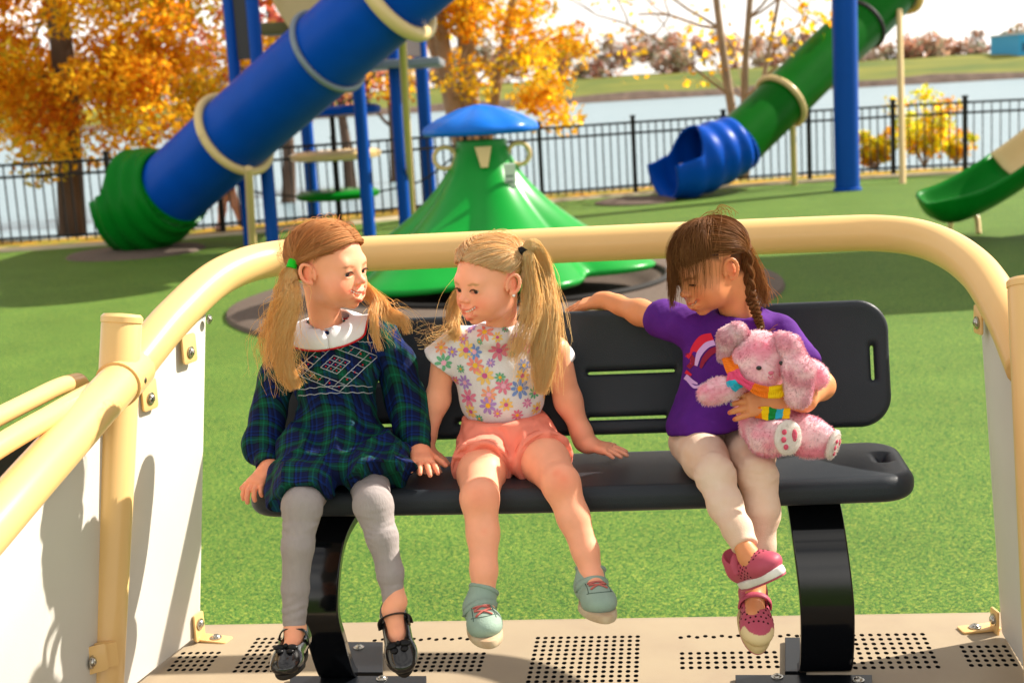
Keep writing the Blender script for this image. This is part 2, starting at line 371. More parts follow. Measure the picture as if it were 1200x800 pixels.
for (a, za), (b, zb) in zip(rr[:-1], rr[1:]): V, F = strip(a, za, b, zb); mb.add(V, F)
mb.build('shore_grass', M_turf, kind='structure')
mb = MB(); mb.add([(-400, 10, -.75), (400, 10, -.75), (400, 260, -.75), (-400, 260, -.75)], [(0, 1, 2, 3)]).build('water', M_water, kind='structure')
# far bank
mb = MB(); xs = np.linspace(-360, 380, 120); rowsd = [(183, -1.2), (185, .15), (187, .25), (215, 2.5), (240, 3.0), (330, 3.0)]
V = []
for (y, z) in rowsd:
    for x in xs: 
        yy = y + 6 * math.sin(x * .013 + 1) - 8*(x>20)*min(1,(x-20)/60); zz = z if z < 1 else z * (0.9 + .1 * math.sin(x * .02))
        V.append((x, yy, zz + (.25 * math.sin(x * .7) if y < 190 else 0)))
nx = len(xs); F = [(r * nx + i, r * nx + i + 1, (r + 1) * nx + i + 1, (r + 1) * nx + i) for r in range(5) for i in range(nx - 1)]
mb.add(V, F); mb.MI = [1 if f < 2 * (nx - 1) else 0 for f in range(len(F))]
mb.build('hill', [M_hill, M_rock], kind='structure')

# ------------------------------------------------------------------ trees
def leaf_mat(name, transl=.68): return mat(name, (1, 1, 1), .6, attr='Col', transl=transl, spec=.1)
M_leaf = leaf_mat('autumn_leaves'); M_bark = mat('bark', hx('#5a4a3e'), .9, var=.35, vscale=6, bump=1, bscale=14, mscale=(1, 1, .25))
M_barkp = mat('pale_bark', hx('#9c8670'), .85, var=.3, vscale=5)
def leaves(mb, centers, radii, n, size, pal, seed=0, flat=.8):
    r = np.random.default_rng(seed); k = len(centers); wv = np.array(radii) ** 2; ci = r.choice(k, n, p=wv / wv.sum())
    C = np.array(centers)[ci]; Rr = np.array(radii)[ci]
    d = r.normal(size=(n, 3)); d /= np.linalg.norm(d, axis=1)[:, None]; rad = r.random(n) ** .45
    pos = C + d * (Rr * rad)[:, None] * np.array([1, 1, flat])
    a = r.normal(size=(n, 3)); a /= np.linalg.norm(a, axis=1)[:, None]; b = r.normal(size=(n, 3)); b = np.cross(a, b); b /= np.linalg.norm(b, axis=1)[:, None]
    s = size * r.uniform(.6, 1.3, n)[:, None]
    V = np.stack([pos - a * s, pos + b * s * .55, pos + a * s, pos - b * s * .55], 1).reshape(-1, 3)
    pal = np.array(pal); cl = r.choice(len(pal), k); pick = np.where(r.random(n) < .6, cl[ci], r.choice(len(pal), n)); cc = pal[pick] * r.uniform(.7, 1.1, n)[:, None]
    mb.add(V, np.arange(4 * n).reshape(-1, 4)); q = np.ones((4 * n, 4)); q[:, :3] = np.repeat(cc, 4, axis=0); mb.C[-1] = q
def grow(p, d, L, r, depth, r_, out, tips, spread=.6, up=.15):
    pts = [p]; dd = unit(d); k = 5
    for i in range(k):
        dd = unit(dd + r_.normal(size=3) * .12 + np.array([0, 0, up * .4])); pts.append(pts[-1] + dd * L / k)
    out.append((pts, np.linspace(r, r * .55, k + 1)))
    if depth == 0: tips.append(pts[-1]); tips.append(pts[3]); return
    for j in range(r_.integers(2, 4)):
        i = r_.integers(2, k + 1); nd = unit(dd + r_.normal(size=3) * spread + np.array([0, 0, up])); grow(pts[i], nd, L * r_.uniform(.6, .8), r * .5, depth - 1, r_, out, tips, spread, up)
OR = [hx(c) for c in ('#ffca2c', '#ffd830', '#f8b424', '#e4941c', '#ffd43c', '#dcc838', '#f8c02c', '#c8701c')]
YE = [hx(c) for c in ('#ffd020', '#f8b824', '#ffdc38', '#f0a420')]
RD = [hx(c) for c in ('#c85a50', '#d87058', '#a84a48', '#e09068')]
def tree(name, base, trunks, clumps, n, size, pal, label, group=None, seed=1, bark=None, limbs=8, tr=.18, ldepth=2, llen=1.6):
    t = E(name, base, label, 'tree', group); r_ = np.random.default_rng(seed); out = []; tips = []
    mbt = MB()
    for (top, r0) in trunks:
        top = np.array(top, float); b0 = np.array(base, float); pts = spline([b0 + [0, 0, -.1], b0 + (top - b0) * .3 + r_.normal(size=3) * .08, b0 + (top - b0) * .65 + r_.normal(size=3) * .12, top], 5)
        mbt.tube(pts, np.linspace(r0 * 1.15, r0 * .35, len(pts)), 10)
        for i in range(limbs):
            q = pts[int(len(pts) * r_.uniform(.25, .95))] if i else pts[-1]; a = r_.uniform(0, 6.28); grow(q, (math.cos(a), math.sin(a), r_.uniform(.1, .8)), llen * r_.uniform(.7, 1.2), r0 * .35, ldepth, r_, out, tips)
    for pts, rr in out: mbt.tube(pts, rr, 6, caps=False)
    mbt.build('trunk', bark or M_bark, t)
    mbl = MB(); cs = [c[:3] for c in clumps]; rs = [c[3] for c in clumps]
    for p in tips[:400]:
        if len(clumps) == 0 or r_.random() < .5: cs.append(p); rs.append(r_.uniform(.25, .5) * llen / 1.6)
    leaves(mbl, cs, rs, n, size, pal, seed); mbl.build('crown', M_leaf, t, smooth=False); return t
def clumps(cx, cy, cz, rx, ry, rz, k, rr, seed, ok=lambda p: True):
    r = np.random.default_rng(seed); o = []
    while len(o) < k:
        d = r.normal(size=3); d /= np.linalg.norm(d); s = r.uniform(.25, 1) ** .5; p = (cx + d[0] * s * rx, cy + d[1] * s * ry, cz + d[2] * s * rz)
        if ok(p): o.append((*p, r.uniform(*rr)))
    return o
b = PZ(86, 281, 0.0); b = P(86, 279, 20.5); b[2] = 0
tree('bald_cypress_tree', b, [((b[0] + .1, b[1], 9), .18)], clumps(b[0] + .25, b[1], 3.5, 2.9, 2.0, 3.0, 260, (.30, .52), 3, lambda p: p[2] > 1.0 + .35 * math.sin(p[0] * 3)), 62000, .056, OR,
     'big orange and yellow tree with a straight dark trunk left of the blue tube slide', seed=3, limbs=18, llen=1.6)
b = P(560, 250, 23.5); b[2] = -.1
cl = clumps(b[0] + .1, b[1], 4.6, 2.0, 1.8, 2.2, 60, (.3, .55), 5, lambda p: p[2] > 1.9) + clumps(b[0] + 1.0, b[1] - .3, 1.9, .95, .8, 1.1, 26, (.2, .4), 6)
tree('multi_stem_tree', b, [((b[0] - .75, b[1], 7), .16), ((b[0] - .2, b[1] + .2, 7.4), .17), ((b[0] + .4, b[1], 7.2), .15), ((b[0] + 1.3, b[1] - .2, 5.2), .09), ((b[0] - 1.2, b[1] - .2, 5.2), .09)], cl, 20000, .058, OR[:6] + YE,
     'several pale trunked orange autumn tree behind the blue capped climber', seed=8, bark=M_barkp, limbs=5, llen=1.4)
b = P(872, 212, 23); b[2] = -.05
t3 = tree('sparse_tree', b, [((b[0] - .75, b[1], 5.5), .075), ((b[0] + .1, b[1], 6), .065), ((b[0] + 1.0, b[1], 4.6), .045)], [], 1200, .07, YE + OR[:3],
     'nearly bare young tree with a few yellow leaves beside the green tube slide', seed=12, bark=M_barkp, limbs=6, llen=1.7, ldepth=2)
for i, (px, py, Y, s) in enumerate(((322, 62, 34, 1.9), (402, 100, 38, 1.0), (35, 60, 33, 2.8), (455, 70, 40, 1.7), (690, 150, 60, 1.1))):
    if i in (2, 4): continue
    q = P(px, py, Y); bz = -.74 if i > 5 else 0
    base = np.array([q[0], Y, -.9])
    tree('red_tree', base, [((base[0], base[1], q[2] + s), .16)], clumps(base[0], base[1], q[2] + .6, s, s, s * 1.3, 26, (.4, .8), 20 + i), (2200, 900, 0, 1500)[i], .10, (RD, RD, OR, OR)[i],
         ['dusky red tree seen between the blue posts under the tube slide', 'red tree low beside the stacked round steps', 'orange tree behind the big cypress at the far left', 'orange tree behind the tan pole of the climbing tower'][i], 'trees past the near shore', seed=30 + i, limbs=5)
# shrubs by the fence
for i, (px, py, Y, s, n, lab) in enumerate(((1026, 198, 23.2, .36, 2200, 'low yellow green shrub behind the fence right of the big blue column'), (1083, 198, 23.4, .66, 2000, 'tall loose yellow shrub behind the fence right of the thin tan pole'), (1120, 199, 23.6, .30, 700, 'small yellow shrub behind the fence at the right end of the row'))):
    q = P(px, py, Y); t = E('yellow_shrub', (q[0], q[1], -.05), lab, 'shrub', 'yellow shrubs behind the fence'); r_ = np.random.default_rng(40 + i)
    m1 = MB(); tips = []
    for k in range(12): 
        d = unit([r_.normal() * .4, r_.normal() * .4, 1]); e = np.array([q[0], q[1], -.05]) + d * s * r_.uniform(1.0, 2.0); m1.tube([np.array([q[0], q[1], -.05]), e], [.012, .004], 5); tips.append(e); tips.append(e * .5 + np.array([q[0], q[1], 0]) * .5)
    m1.build('stem', M_barkp, t); m2 = MB(); leaves(m2, tips, [s * .35] * len(tips), n, .045, YE + [hx('#dcd424'), hx('#f4f040'), hx('#f8ec38'), hx('#c8d030')], 50 + i); m2.build('foliage', M_leaf, t, smooth=False)
# far tree line: one wood that reads as a mass
mbw = MB(); r_ = np.random.default_rng(77); cs = []; rs = []
for x in np.arange(-160, 200, 2.2):
    hgt = 5.4 + 1.6 * abs(math.sin(x * .07 + .6)) + r_.uniform(-.8, 1.4) - (2.9 if x > 50 else 0)
    if r_.random() < .06: hgt += 1.8
    for k in range(3): cs.append((x + r_.uniform(-2, 2), 236 + r_.uniform(-6, 10), 2.6 + hgt * r_.uniform(.1, .8))); rs.append(r_.uniform(1.2, 2.0))
leaves(mbw, cs, rs, 42000, .5, [hx(c) for c in ('#c08a70', '#b08478', '#c4987c', '#a89a80', '#a89488', '#b47c6c', '#949880')], 9, 1.1)
mbw.build('far_wood', M_leaf, smooth=False, kind='stuff')
bb = P(1199, 54, 215); mb = MB(); mb.box((bb[0] + 2, 215, bb[2] - 1), (4.8, 6, 2.6), cc=(1, 1, 1)); 
t = E('blue_building', (bb[0] + 2, 215, 4), 'small flat blue building on the hill at the right end of the tree line', 'building')
mb.build('wall', mat('blue_cladding', hx('#3f9fd0'), .6, var=.05), t, smooth=False)
MB().box((bb[0] + 2, 215, bb[2] + 1.75), (5.0, 6.2, .14)).build('roof', mat('white_roof', hx('#b8c4cc'), .5), t, smooth=False)
M_dw = mat('dark_window', hx('#2a5a7a'), .2)
for k in range(4): MB().box((bb[0] - 1.6 + k * 2.4, 208.97, bb[2] - .2), (.7, .05, .6)).build('window', M_dw, t, smooth=False)

# ------------------------------------------------------------------ fence
M_iron = mat('black_iron', hx('#1c1a18'), .45)
FPOST = [-420, -260, -40, 135, 262, 398, 470, 550, 636, 745, 850, 949, 1047, 1131, 1215, 1340, 1500]
fpy = np.interp(FPOST, [-450, -60, 135, 398, 636, 745, 850, 948, 1047, 1131, 1230, 1420, 1800], [306, 295, 284, 262, 236, 227, 219, 212, 206, 202, 199, 196, 200])
FP = [PZ(x, y) for x, y in zip(FPOST, fpy)]
t = E('iron_fence', tuple(FP[8]), 'black iron picket fence with slim bars along the edge of the water', 'fence'); FH = 1.05
for p in FP: MB().box(p + [0, 0, FH / 2 + .02], (.03, .03, FH / 2 + .04)).box(p + [0, 0, FH + .07], (.038, .038, .014)).build('post', M_iron, t, smooth=False)
for p, q in zip(FP[:-1], FP[1:]):
    mb = MB(); L_ = np.linalg.norm(q - p); X = unit(q - p); Y_ = np.cross((0, 0, 1), X); k = max(3, int(L_ / .115))
    for z in (.12, FH - .17, FH - .02): mb.box((p + q) / 2 + [0, 0, z], (L_ / 2 - .031, .012, .017), X, Y_)
    for i in range(1, k): mb.box(p + (q - p) * i / k + [0, 0, FH / 2 + .02], (.0085, .0085, FH / 2 - .04), X, Y_)
    mb.build('picket_panel', M_iron, t, smooth=False)
# ------------------------------------------------------------------ playground equipment in the background
def plastic(name, c, rough=.36, var=.08, spec_=.08): return mat(name, c, rough, var=var, vscale=3, spec=spec_)
M_blue = plastic('blue_plastic', (.0005, .065, .42)); M_green = plastic('green_plastic', (.002, .16, .012)); M_dgreen = plastic('dark_green_plastic', (.002, .11, .005))
M_tan = mat('tan_coated_steel', hx('#d9bd85'), .38, var=.03, coat=.3); M_bpost = mat('blue_coated_steel', (.001, .065, .36), .45, var=.03, spec=.12)
M_grey = mat('grey_steel', hx('#7c8690'), .4, metal=.3); M_dark = mat('dark_mesh_panel', hx('#3c3a3c'), .6)
def tslide(name, path, r, matt, rings, label, hood, hmat, support_px, ringm, posts):
    base = support_px; t = E(name, tuple(base), label, 'slide')
    MB().tube(path, r, 36, caps=False).tube(path, r * .965, 36, caps=False).build('tube', matt, t, angle=180)
    for (i, rr, mt, th) in rings:
        c = path[i]; T_ = unit(path[min(i + 1, len(path) - 1)] - path[i - 1]); a = unit(np.cross(T_, (0, 0, 1))); b2 = np.cross(T_, a)
        th_ = np.linspace(0, 2 * math.pi, 40); MB().tube([c + rr * (math.cos(q) * a + math.sin(q) * b2) for q in th_], th, 10, caps=False).build('ring', mt, t, angle=180)
    # hood: ridged flaring scoop, open on its upper front
    (c0, d0, d1, L_, rm, side) = hood
    mb = MB(); K = 22; NN = 40; V = []
    for i in range(K + 1):
        s = i / K; c = c0 + d0 * L_ * s * .95 + d1 * L_ * .30 * s * s; rr = (r * 1.05 + (rm - r) * math.sin(min(1, s * 1.3) * math.pi / 2)) * (1 + .035 * math.sin(s * 26)) * (1 - .18 * max(0, s - .75) / .25)
        T_ = unit(d0 * (1 - .4 * s) + d1 * .5 * s); a = unit(np.cross(T_, (0, 0, 1))); b2 = np.cross(a, T_)
        cq = min(1, max(0, (s - .48) / .26)); cut = cq * cq * (3 - 2 * cq) * 1.35
        for j in range(NN + 1):
            th = -math.pi / 2 + cut * 0 + (-math.pi + cut * .98 + (2 * math.pi - 2 * cut * .98) * j / NN)
            V.append(c + rr * (math.cos(th) * a + math.sin(th) * b2))
    F = [(i * (NN + 1) + j, i * (NN + 1) + j + 1, (i + 1) * (NN + 1) + j + 1, (i + 1) * (NN + 1) + j) for i in range(K) for j in range(NN)]
    ho = mb.add(V, F).build('exit_scoop', hmat, t, angle=180); so = ho.modifiers.new('s', 'SOLIDIFY'); so.thickness = .035; so.offset = 0
    MB().tube([base + [0, 0, -.05], base + [0, 0, .45]], .035, 10).build('foot', M_tan, t)
    for (p0, p1) in posts: MB().tube([p0, p1], .045, 12).build('support_post', M_tan, t)
    mbf = MB(); T_ = unit(path[1] - path[0]); a = unit(np.cross(T_, (0, 0, 1))); b2 = np.cross(T_, a)
    for j in range(30): q = 2 * math.pi * j / 30; mbf.sphere(path[0] + r * 1.05 * (math.cos(q) * a + math.sin(q) * b2), .022, 8, 5)
    mbf.lathe([(r, -.03), (r * 1.07, -.03), (r * 1.07, .03), (r, .03)], path[0], 36, Z=T_); mbf.build('flange', hmat, t)
    return t
# blue tube slide, left
Ys = 16.3
path = spline([P(203, 222, 16.4), P(290, 144, 15.7), P(385, 60, 14.9), P(462, -8, 14.4), P(540, -75, 14.2), P(640, -150, 14.6)], 6)
hd = unit(P(160, 246, 16.7) - P(203, 222, 16.4))
def nearest(path, p): return int(np.argmin(np.linalg.norm(path - p, axis=1)))
f0 = PZ(175, 293, 0)
g0 = PZ(296, 291, 0)
tslide('tube_slide', path, .43, M_blue, [(nearest(path, P(272, 160, 15.85)), .47, M_tan, .05), (nearest(path, P(386, 60, 14.9)), .452, M_grey, .035), (nearest(path, P(466, -8, 14.4)), .49, M_tan, .075)],
       'big blue tube slide with a green ridged exit, coming down to the left', (path[0], unit(hd * .95 + np.array([-.15, .15, 0])), np.array([-.8, -.1, .05]), .78, .58, 1), M_green, f0, M_tan,
       [(g0 + [0, 0, -.05], P(291, 197, 15.3)), (PZ(483, 256, 0) + [0, 0, -.05], P(470, 25, 14.8))])
# green tube slide, right
Yg = 20.3
path2 = spline([P(862, 170, 19.9), P(915, 119, 20.4), P(968, 67, 20.9), P(1030, 8, 21.5), P(1085, -60, 22.0), P(1150, -140, 22.5)], 6)
f1 = PZ(800, 229, 0)
tslide('tube_slide', path2, .37, M_dgreen, [(nearest(path2, P(909, 122, 20.4)), .40, M_tan, .045), (nearest(path2, P(1012, 22, 21.3)), .385, M_dark, .03), (nearest(path2, P(1045, -8, 21.7)), .43, M_tan, .06)],
       'green tube slide with a blue scoop exit, far side of the surface', (path2[0], unit(np.array([-.85, -.38, -.30])), np.array([-.85, -.35, .02]), 1.0, .44, 1), M_blue, f1, M_tan,
       [(PZ(931, 217, 0) + [0, 0, -.05], P(929, 146, Yg - .1)), (PZ(1058, 215, 0) + [0, 0, -.05], P(1054, 12, 21.2))])
# big blue column
q = PZ(993, 223, 0)
t = E('blue_column', tuple(q), 'thick blue steel column standing in front of the green tube slide', 'column')
MB().tube([q + [0, 0, -.02], q + [0, 0, 4.2]], .165, 28).build('shaft', M_bpost, t, angle=60)
MB().lathe([(.166, .0), (.19, .0), (.19, .03), (.166, .04)], q, 28).build('base_collar', M_bpost, t)
MB().lathe([(.0, 4.24), (.15, 4.24), (.175, 4.2), (.175, 4.15), (.166, 4.15)], q, 28).build('cap', M_bpost, t)
# climbing tower, left: posts, panels, deck, round steps
q0 = PZ(318, 287, 0)
t = E('climbing_tower', tuple(q0), 'climbing tower of blue posts with dark panels and round steps', 'climbing frame')
def post(px0, py0, px1, py1, r=.075, m=None, top=None):
    b0 = PZ(px0, py0, 0); tp = b0 + [0, 0, 4.6 if top is None else top]; MB().tube([b0 + [0, 0, -.03], tp], r, 16).build('post', m or M_bpost, t, angle=60); return b0
pA = post(320, 287, 0, 0); pB = post(293, 287, 0, 0, .07); pC = post(433, 276, 0, 0); pD = post(505, 248, 0, 0, .09); pE = post(475, 266, 0, 0, .075); pF = post(368, 256, 0, 0, .085, top=2.4)
mm = MB()
for x in (.12,): 
    a = pB + [0, 0, 2.05]; bq = pA + [0, 0, 2.05]; mm.box((a + bq) / 2 + [0, 0, 1.1], (np.linalg.norm(a - bq) / 2 - .08, .02, 1.05), unit(a - bq), np.cross((0, 0, 1), unit(a - bq)))
mm.build('mesh_panel', M_dark, t, smooth=False)
a = pE + [0, 0, 3.05]; bq = pD + [0, 0, 3.05]
MB().box((a + bq) / 2, (np.linalg.norm(a - bq) / 2 - .1, .02, .95), unit(a - bq), np.cross((0, 0, 1), unit(a - bq))).build('mesh_panel', M_dark, t, smooth=False)
dz = 1.98; cA = (pC + pD + pE) / 3 + [0, 0.15, dz]
MB().box(cA, (.62, .9, .05), bev=.02).build('deck', M_grey, t)
MB().box(np.array([.1, 16.6, 4.05]), (2.1, 1.25, .07), bev=.03).build('roof', M_bpost, t)  # unseen roof, added above the view to shade the ground at left
for dx in (-1.9, 1.9): MB().box(np.array([.1 + dx, 17.7, 2.0]), (.07, .07, 2.03)).build('post', M_bpost, t, smooth=False) if dx > 9 else None
def disc(c, r, h, m, nm): MB().lathe([(0, h / 2), (r * .9, h / 2), (r, h * .2), (r * .97, -h * .3), (r * .8, -h / 2), (0, -h / 2)], c, 32).build(nm, m, t)
c1 = P(393, 182, 18.6); c2 = P(396, 228, 18.6)
disc(P(395, 130, 18.2), .56, .13, M_blue, 'round_step'); disc(c1, .60, .12, M_tan, 'round_step'); disc(c2, .55, .11, M_green, 'round_step')
MB().tube([np.array([c2[0], c2[1], -.03]), np.array([c2[0], c2[1], 1.9])], .035, 12).build('step_pole', M_iron, t)
for s in (-1, 1): MB().tube(spline([c2 + [s * .5, 0, 0], c2 + [s * 1.1, -.1, .12], c2 + [s * 1.6, -.2, .45]], 5), .012, 6).build('cable', M_iron, t)
pl = P(345, 12, 17.2); MB().extrude([pl + [-.35, 0, .35], pl + [.55, 0, .35], pl + [.40, 0, -.15], pl + [.0, 0, -.35], pl + [-.2, 0, 0]], (0, .05, 0), bev=.01).build('tan_panel', M_tan, t, smooth=False)
MB().box(P(348, 33, 17.6), (.42, .3, .07), bev=.02).build('platform', mat('olive_plastic', hx('#6a6440'), .5), t)
# volcano climber
Cc = np.array([P(572, 300, 11.3)[0], 11.3, 0.0])
t = E('cone_climber', tuple(Cc), 'green cone climber with a blue mushroom cap, behind the tan rail', 'climber')
def rf(a, r, z):
    k = max(0, 1 - (z - .2) / 1.0); f = abs(math.cos(3 * a + .55)); return r * (1 + .30 * k * (f ** 1.3 - .5)), z
prof = [(.30, 1.23)]; 
for s in np.linspace(0, 1, 24): prof.append((.20 + .94 * s ** 1.7, 1.22 - 1.0 * s))
prof += [(1.16, .20), (1.14, .17), (1.0, .17), (.3, .16)]
MB().lathe(prof[1:], Cc, 120, fr=rf).build('cone', plastic('bright_green_plastic', (.004, .26, .03), .28, spec_=.2), t, angle=180)
MB().lathe([(0, .20), (.04, .195), (.16, .165), (.33, .09), (.44, .025), (.455, .0), (.44, -.03), (.2, -.02), (0, -.02)], Cc + [0, 0, 1.30], 48, fr=lambda a, r, z: (r * (1 + .015 * math.cos(8 * a)), z + .014 * abs(math.cos(4 * a)) * min(1, r * 3) * (z > 0))).build('cap', plastic('sky_blue_plastic', (.004, .13, .55), .3, spec_=.15), t, angle=180)
for sx, a in ((-1, 2.9), (1, .25)): MB().tube([Cc + [math.cos(a) * .30 + sx * .0 + .085 * math.cos(q) * sx, -.05, 1.10 + .085 * math.sin(q)] for q in np.linspace(0, 6.28, 20)], .018, 8).build('hand_ring', M_tan, t)
MB().extrude([Cc + [-.05, -.29, 1.18], Cc + [.08, -.29, 1.18], Cc + [.045, -.30, 1.02], Cc + [-.01, -.30, 1.02]], (0, .03, 0), bev=.004).build('hand_ring', M_tan, t, smooth=False)
sg = MB(); sgc = Cc + [.21, -.30, .93]; SX = unit([.95, .3, 0]); sg.box(sgc, (.045, .006, .115), SX, unit([-.25, .9, .3]), (0, -.25, .95)); sg.build('sticker', mat('white_sticker', hx('#c8d0c8'), .5), t, smooth=False)
sg = MB()
for k in range(4): sg.box(sgc + [-.004, -.009, -.075 + .045 * k], (.03, .003, .010), SX, unit([-.25, .9, .3]), (0, -.25, .95))
sg.build('print_line', mat('grey_ink', hx('#7a8a80'), .5), t, smooth=False)
MB().tube([Cc, Cc + [0, 0, .25]], .25, 24).build('hub', M_iron, t)
# brown rubber mound ring under it
M_pad = mat('brown_rubber', hx('#5e5148'), .85, var=.15, vscale=20, bump=.5, bscale=200)
Cp = PZ(592, 347, 0)
MB().lathe([(2.2, -.02), (2.18, .03), (2.10, .055), (1.35, .11), (1.20, .11), (1.12, .05), (1.0, .02), (0, .02)], Cp, 90, fr=lambda a, r, z: (r * (1 + .02 * math.sin(3 * a)), z)).build('rubber_mound', M_pad, loc=tuple(Cp), label='round brown rubber mound with a raised rim beneath the green cone climber', cat='mound')
pa = np.linspace(-.9, .55, 30); MB().tube([Cp + [1.28 * math.cos(q), 1.28 * math.sin(q), .125] for q in np.linspace(0, 2 * math.pi, 60)], .022, 8, caps=False).build('shadow_ring', M_iron, loc=tuple(Cp), label='thin black ring standing in for a shadow line on the brown rubber mound under the climber', cat='ring')  # black tube drawn in place of the dark shadow line on the mound
# small green slide, right
Yr = 13.4
sp = spline([P(1090, 238, Yr - .3), P(1135, 222, Yr - .15), P(1190, 188, Yr), P(1250, 140, Yr + .1), P(1320, 80, Yr + .2), P(1400, 10, Yr + .3)], 6); q = PZ(1130, 270, 0)
t = E('open_slide', tuple(q), 'small green open slide with a tan upper chute at the right edge', 'slide')
def chute(path, r, m, nm, nose=False):
    V = []; K = len(path); NN = 24; T_ = np.gradient(path, axis=0)
    for i in range(K):
        tt = unit(T_[i]); a = unit(np.cross(tt, (0, 0, 1))); b2 = np.cross(a, tt); sc_ = 1.0
        if nose: s = i / (K - 1); sc_ = min(1, .25 + 1.1 * math.sqrt(max(0, s * 2.4))) 
        for j in range(NN + 1):
            th = -math.pi * 1.08 + math.pi * 1.16 * j / NN; lip = 1 + .18 * (abs(j - NN / 2) / (NN / 2)) ** 8
            V.append(path[i] + r * sc_ * lip * math.cos(th) * a * 1.1 + r * (.75 if nose else .8) * sc_ * math.sin(th) * b2)
    F = [(i * (NN + 1) + j, i * (NN + 1) + j + 1, (i + 1) * (NN + 1) + j + 1, (i + 1) * (NN + 1) + j) for i in range(K - 1) for j in range(NN)]
    if nose: V.append(path[0] + r * .2 * np.array([-.5, 0, 0])); F += [(j + 1, j, len(V) - 1) for j in range(NN)]
    o = MB().add(V, F).build(nm, m, t, angle=180); so = o.modifiers.new('s', 'SOLIDIFY'); so.thickness = .03; so.offset = 0
chute(sp[:13], .30, M_green, 'chute', True); chute(sp[12:], .30, M_tan, 'upper_chute')
for k in (-1, 1):
    MB().tube(fillet([PZ(1113, 272, 0), PZ(1113, 272, 0) + [.02, 0, .2], PZ(1145, 272, 0) + [0, 0, .2], PZ(1147, 274, 0)], .12), .028, 10).build('foot', M_tan, t) if k == 1 else None
# unseen tower added past the small slide, its canopy sized to shade the ground
q = np.array([7.9, 12.6, 0]); t = E('unseen_shade_tower', tuple(q), 'unseen play tower added beyond the right edge, its flat blue canopy shading the ground', 'play tower')
for dx in (-1.3, 1.3):
    for dy in (-1.3, 1.3): MB().tube([q + [dx, dy, 0], q + [dx, dy, 3.1]], .07, 12).build('post', M_bpost, t)
MB().box(q + [0, 0, 1.6], (1.35, 1.35, .05), bev=.02).build('deck', M_grey, t)
MB().box(q + [0, 0, 3.2], (2.3, 1.7, .06), bev=.03).build('canopy', M_blue, t)  # canopy made large for a stronger shadow on the ground
for s in (-1, 1): MB().box(q + [0, s * 1.3, 2.1], (1.2, .03, .4), bev=.01).build('guard_panel', M_blue, t)
# low grey disc on ground
q = PZ(745, 237, 0); MB().lathe([(0, .05), (.45, .05), (.55, .02), (.56, -.01)], q, 32).build('spinner_disc', M_pad, loc=tuple(q), label='flat grey brown disc on the green surface near the fence', cat='disc')
q = PZ(160, 296, 0); MB().lathe([(0, .03), (.75, .03), (.8, -.01)], q, 32).build('landing_mat', M_pad, loc=tuple(q), label='brown rubber mat under the green exit of the blue slide', cat='mat')
# ------------------------------------------------------------------ the glider
M_rail = mat('cream_coated_steel', hx('#e0b87a'), .34, var=.03, vscale=6, coat=.2, bump=.04, bscale=400)
M_panel = mat('white_panel', hx('#cdc9c1'), .5, var=.07, vscale=2.5, bump=.15, bscale=500)
M_deck = mat('tan_deck', hx('#a8987f'), .55, var=.12, vscale=5, bump=.12, bscale=350, c2=hx('#968671'))
M_bench = mat('charcoal_plastic', hx('#2a2f35'), .42, var=.08, vscale=9, bump=.35, bscale=520)
M_gloss = mat('gloss_black_steel', hx('#0a0c10'), .1, coat=.6)
M_plate = mat('dark_plate', hx('#16191e'), .3, var=.2, vscale=9)
M_bolt = mat('bolt_steel', hx('#b4b0a8'), .25, metal=1.0, bump=.3, bscale=200)
PZL = .40
gl = E('glider', tuple(G(0, 0, PZL)), 'tan and white wheelchair glider platform carrying the black bench', 'playground glider')
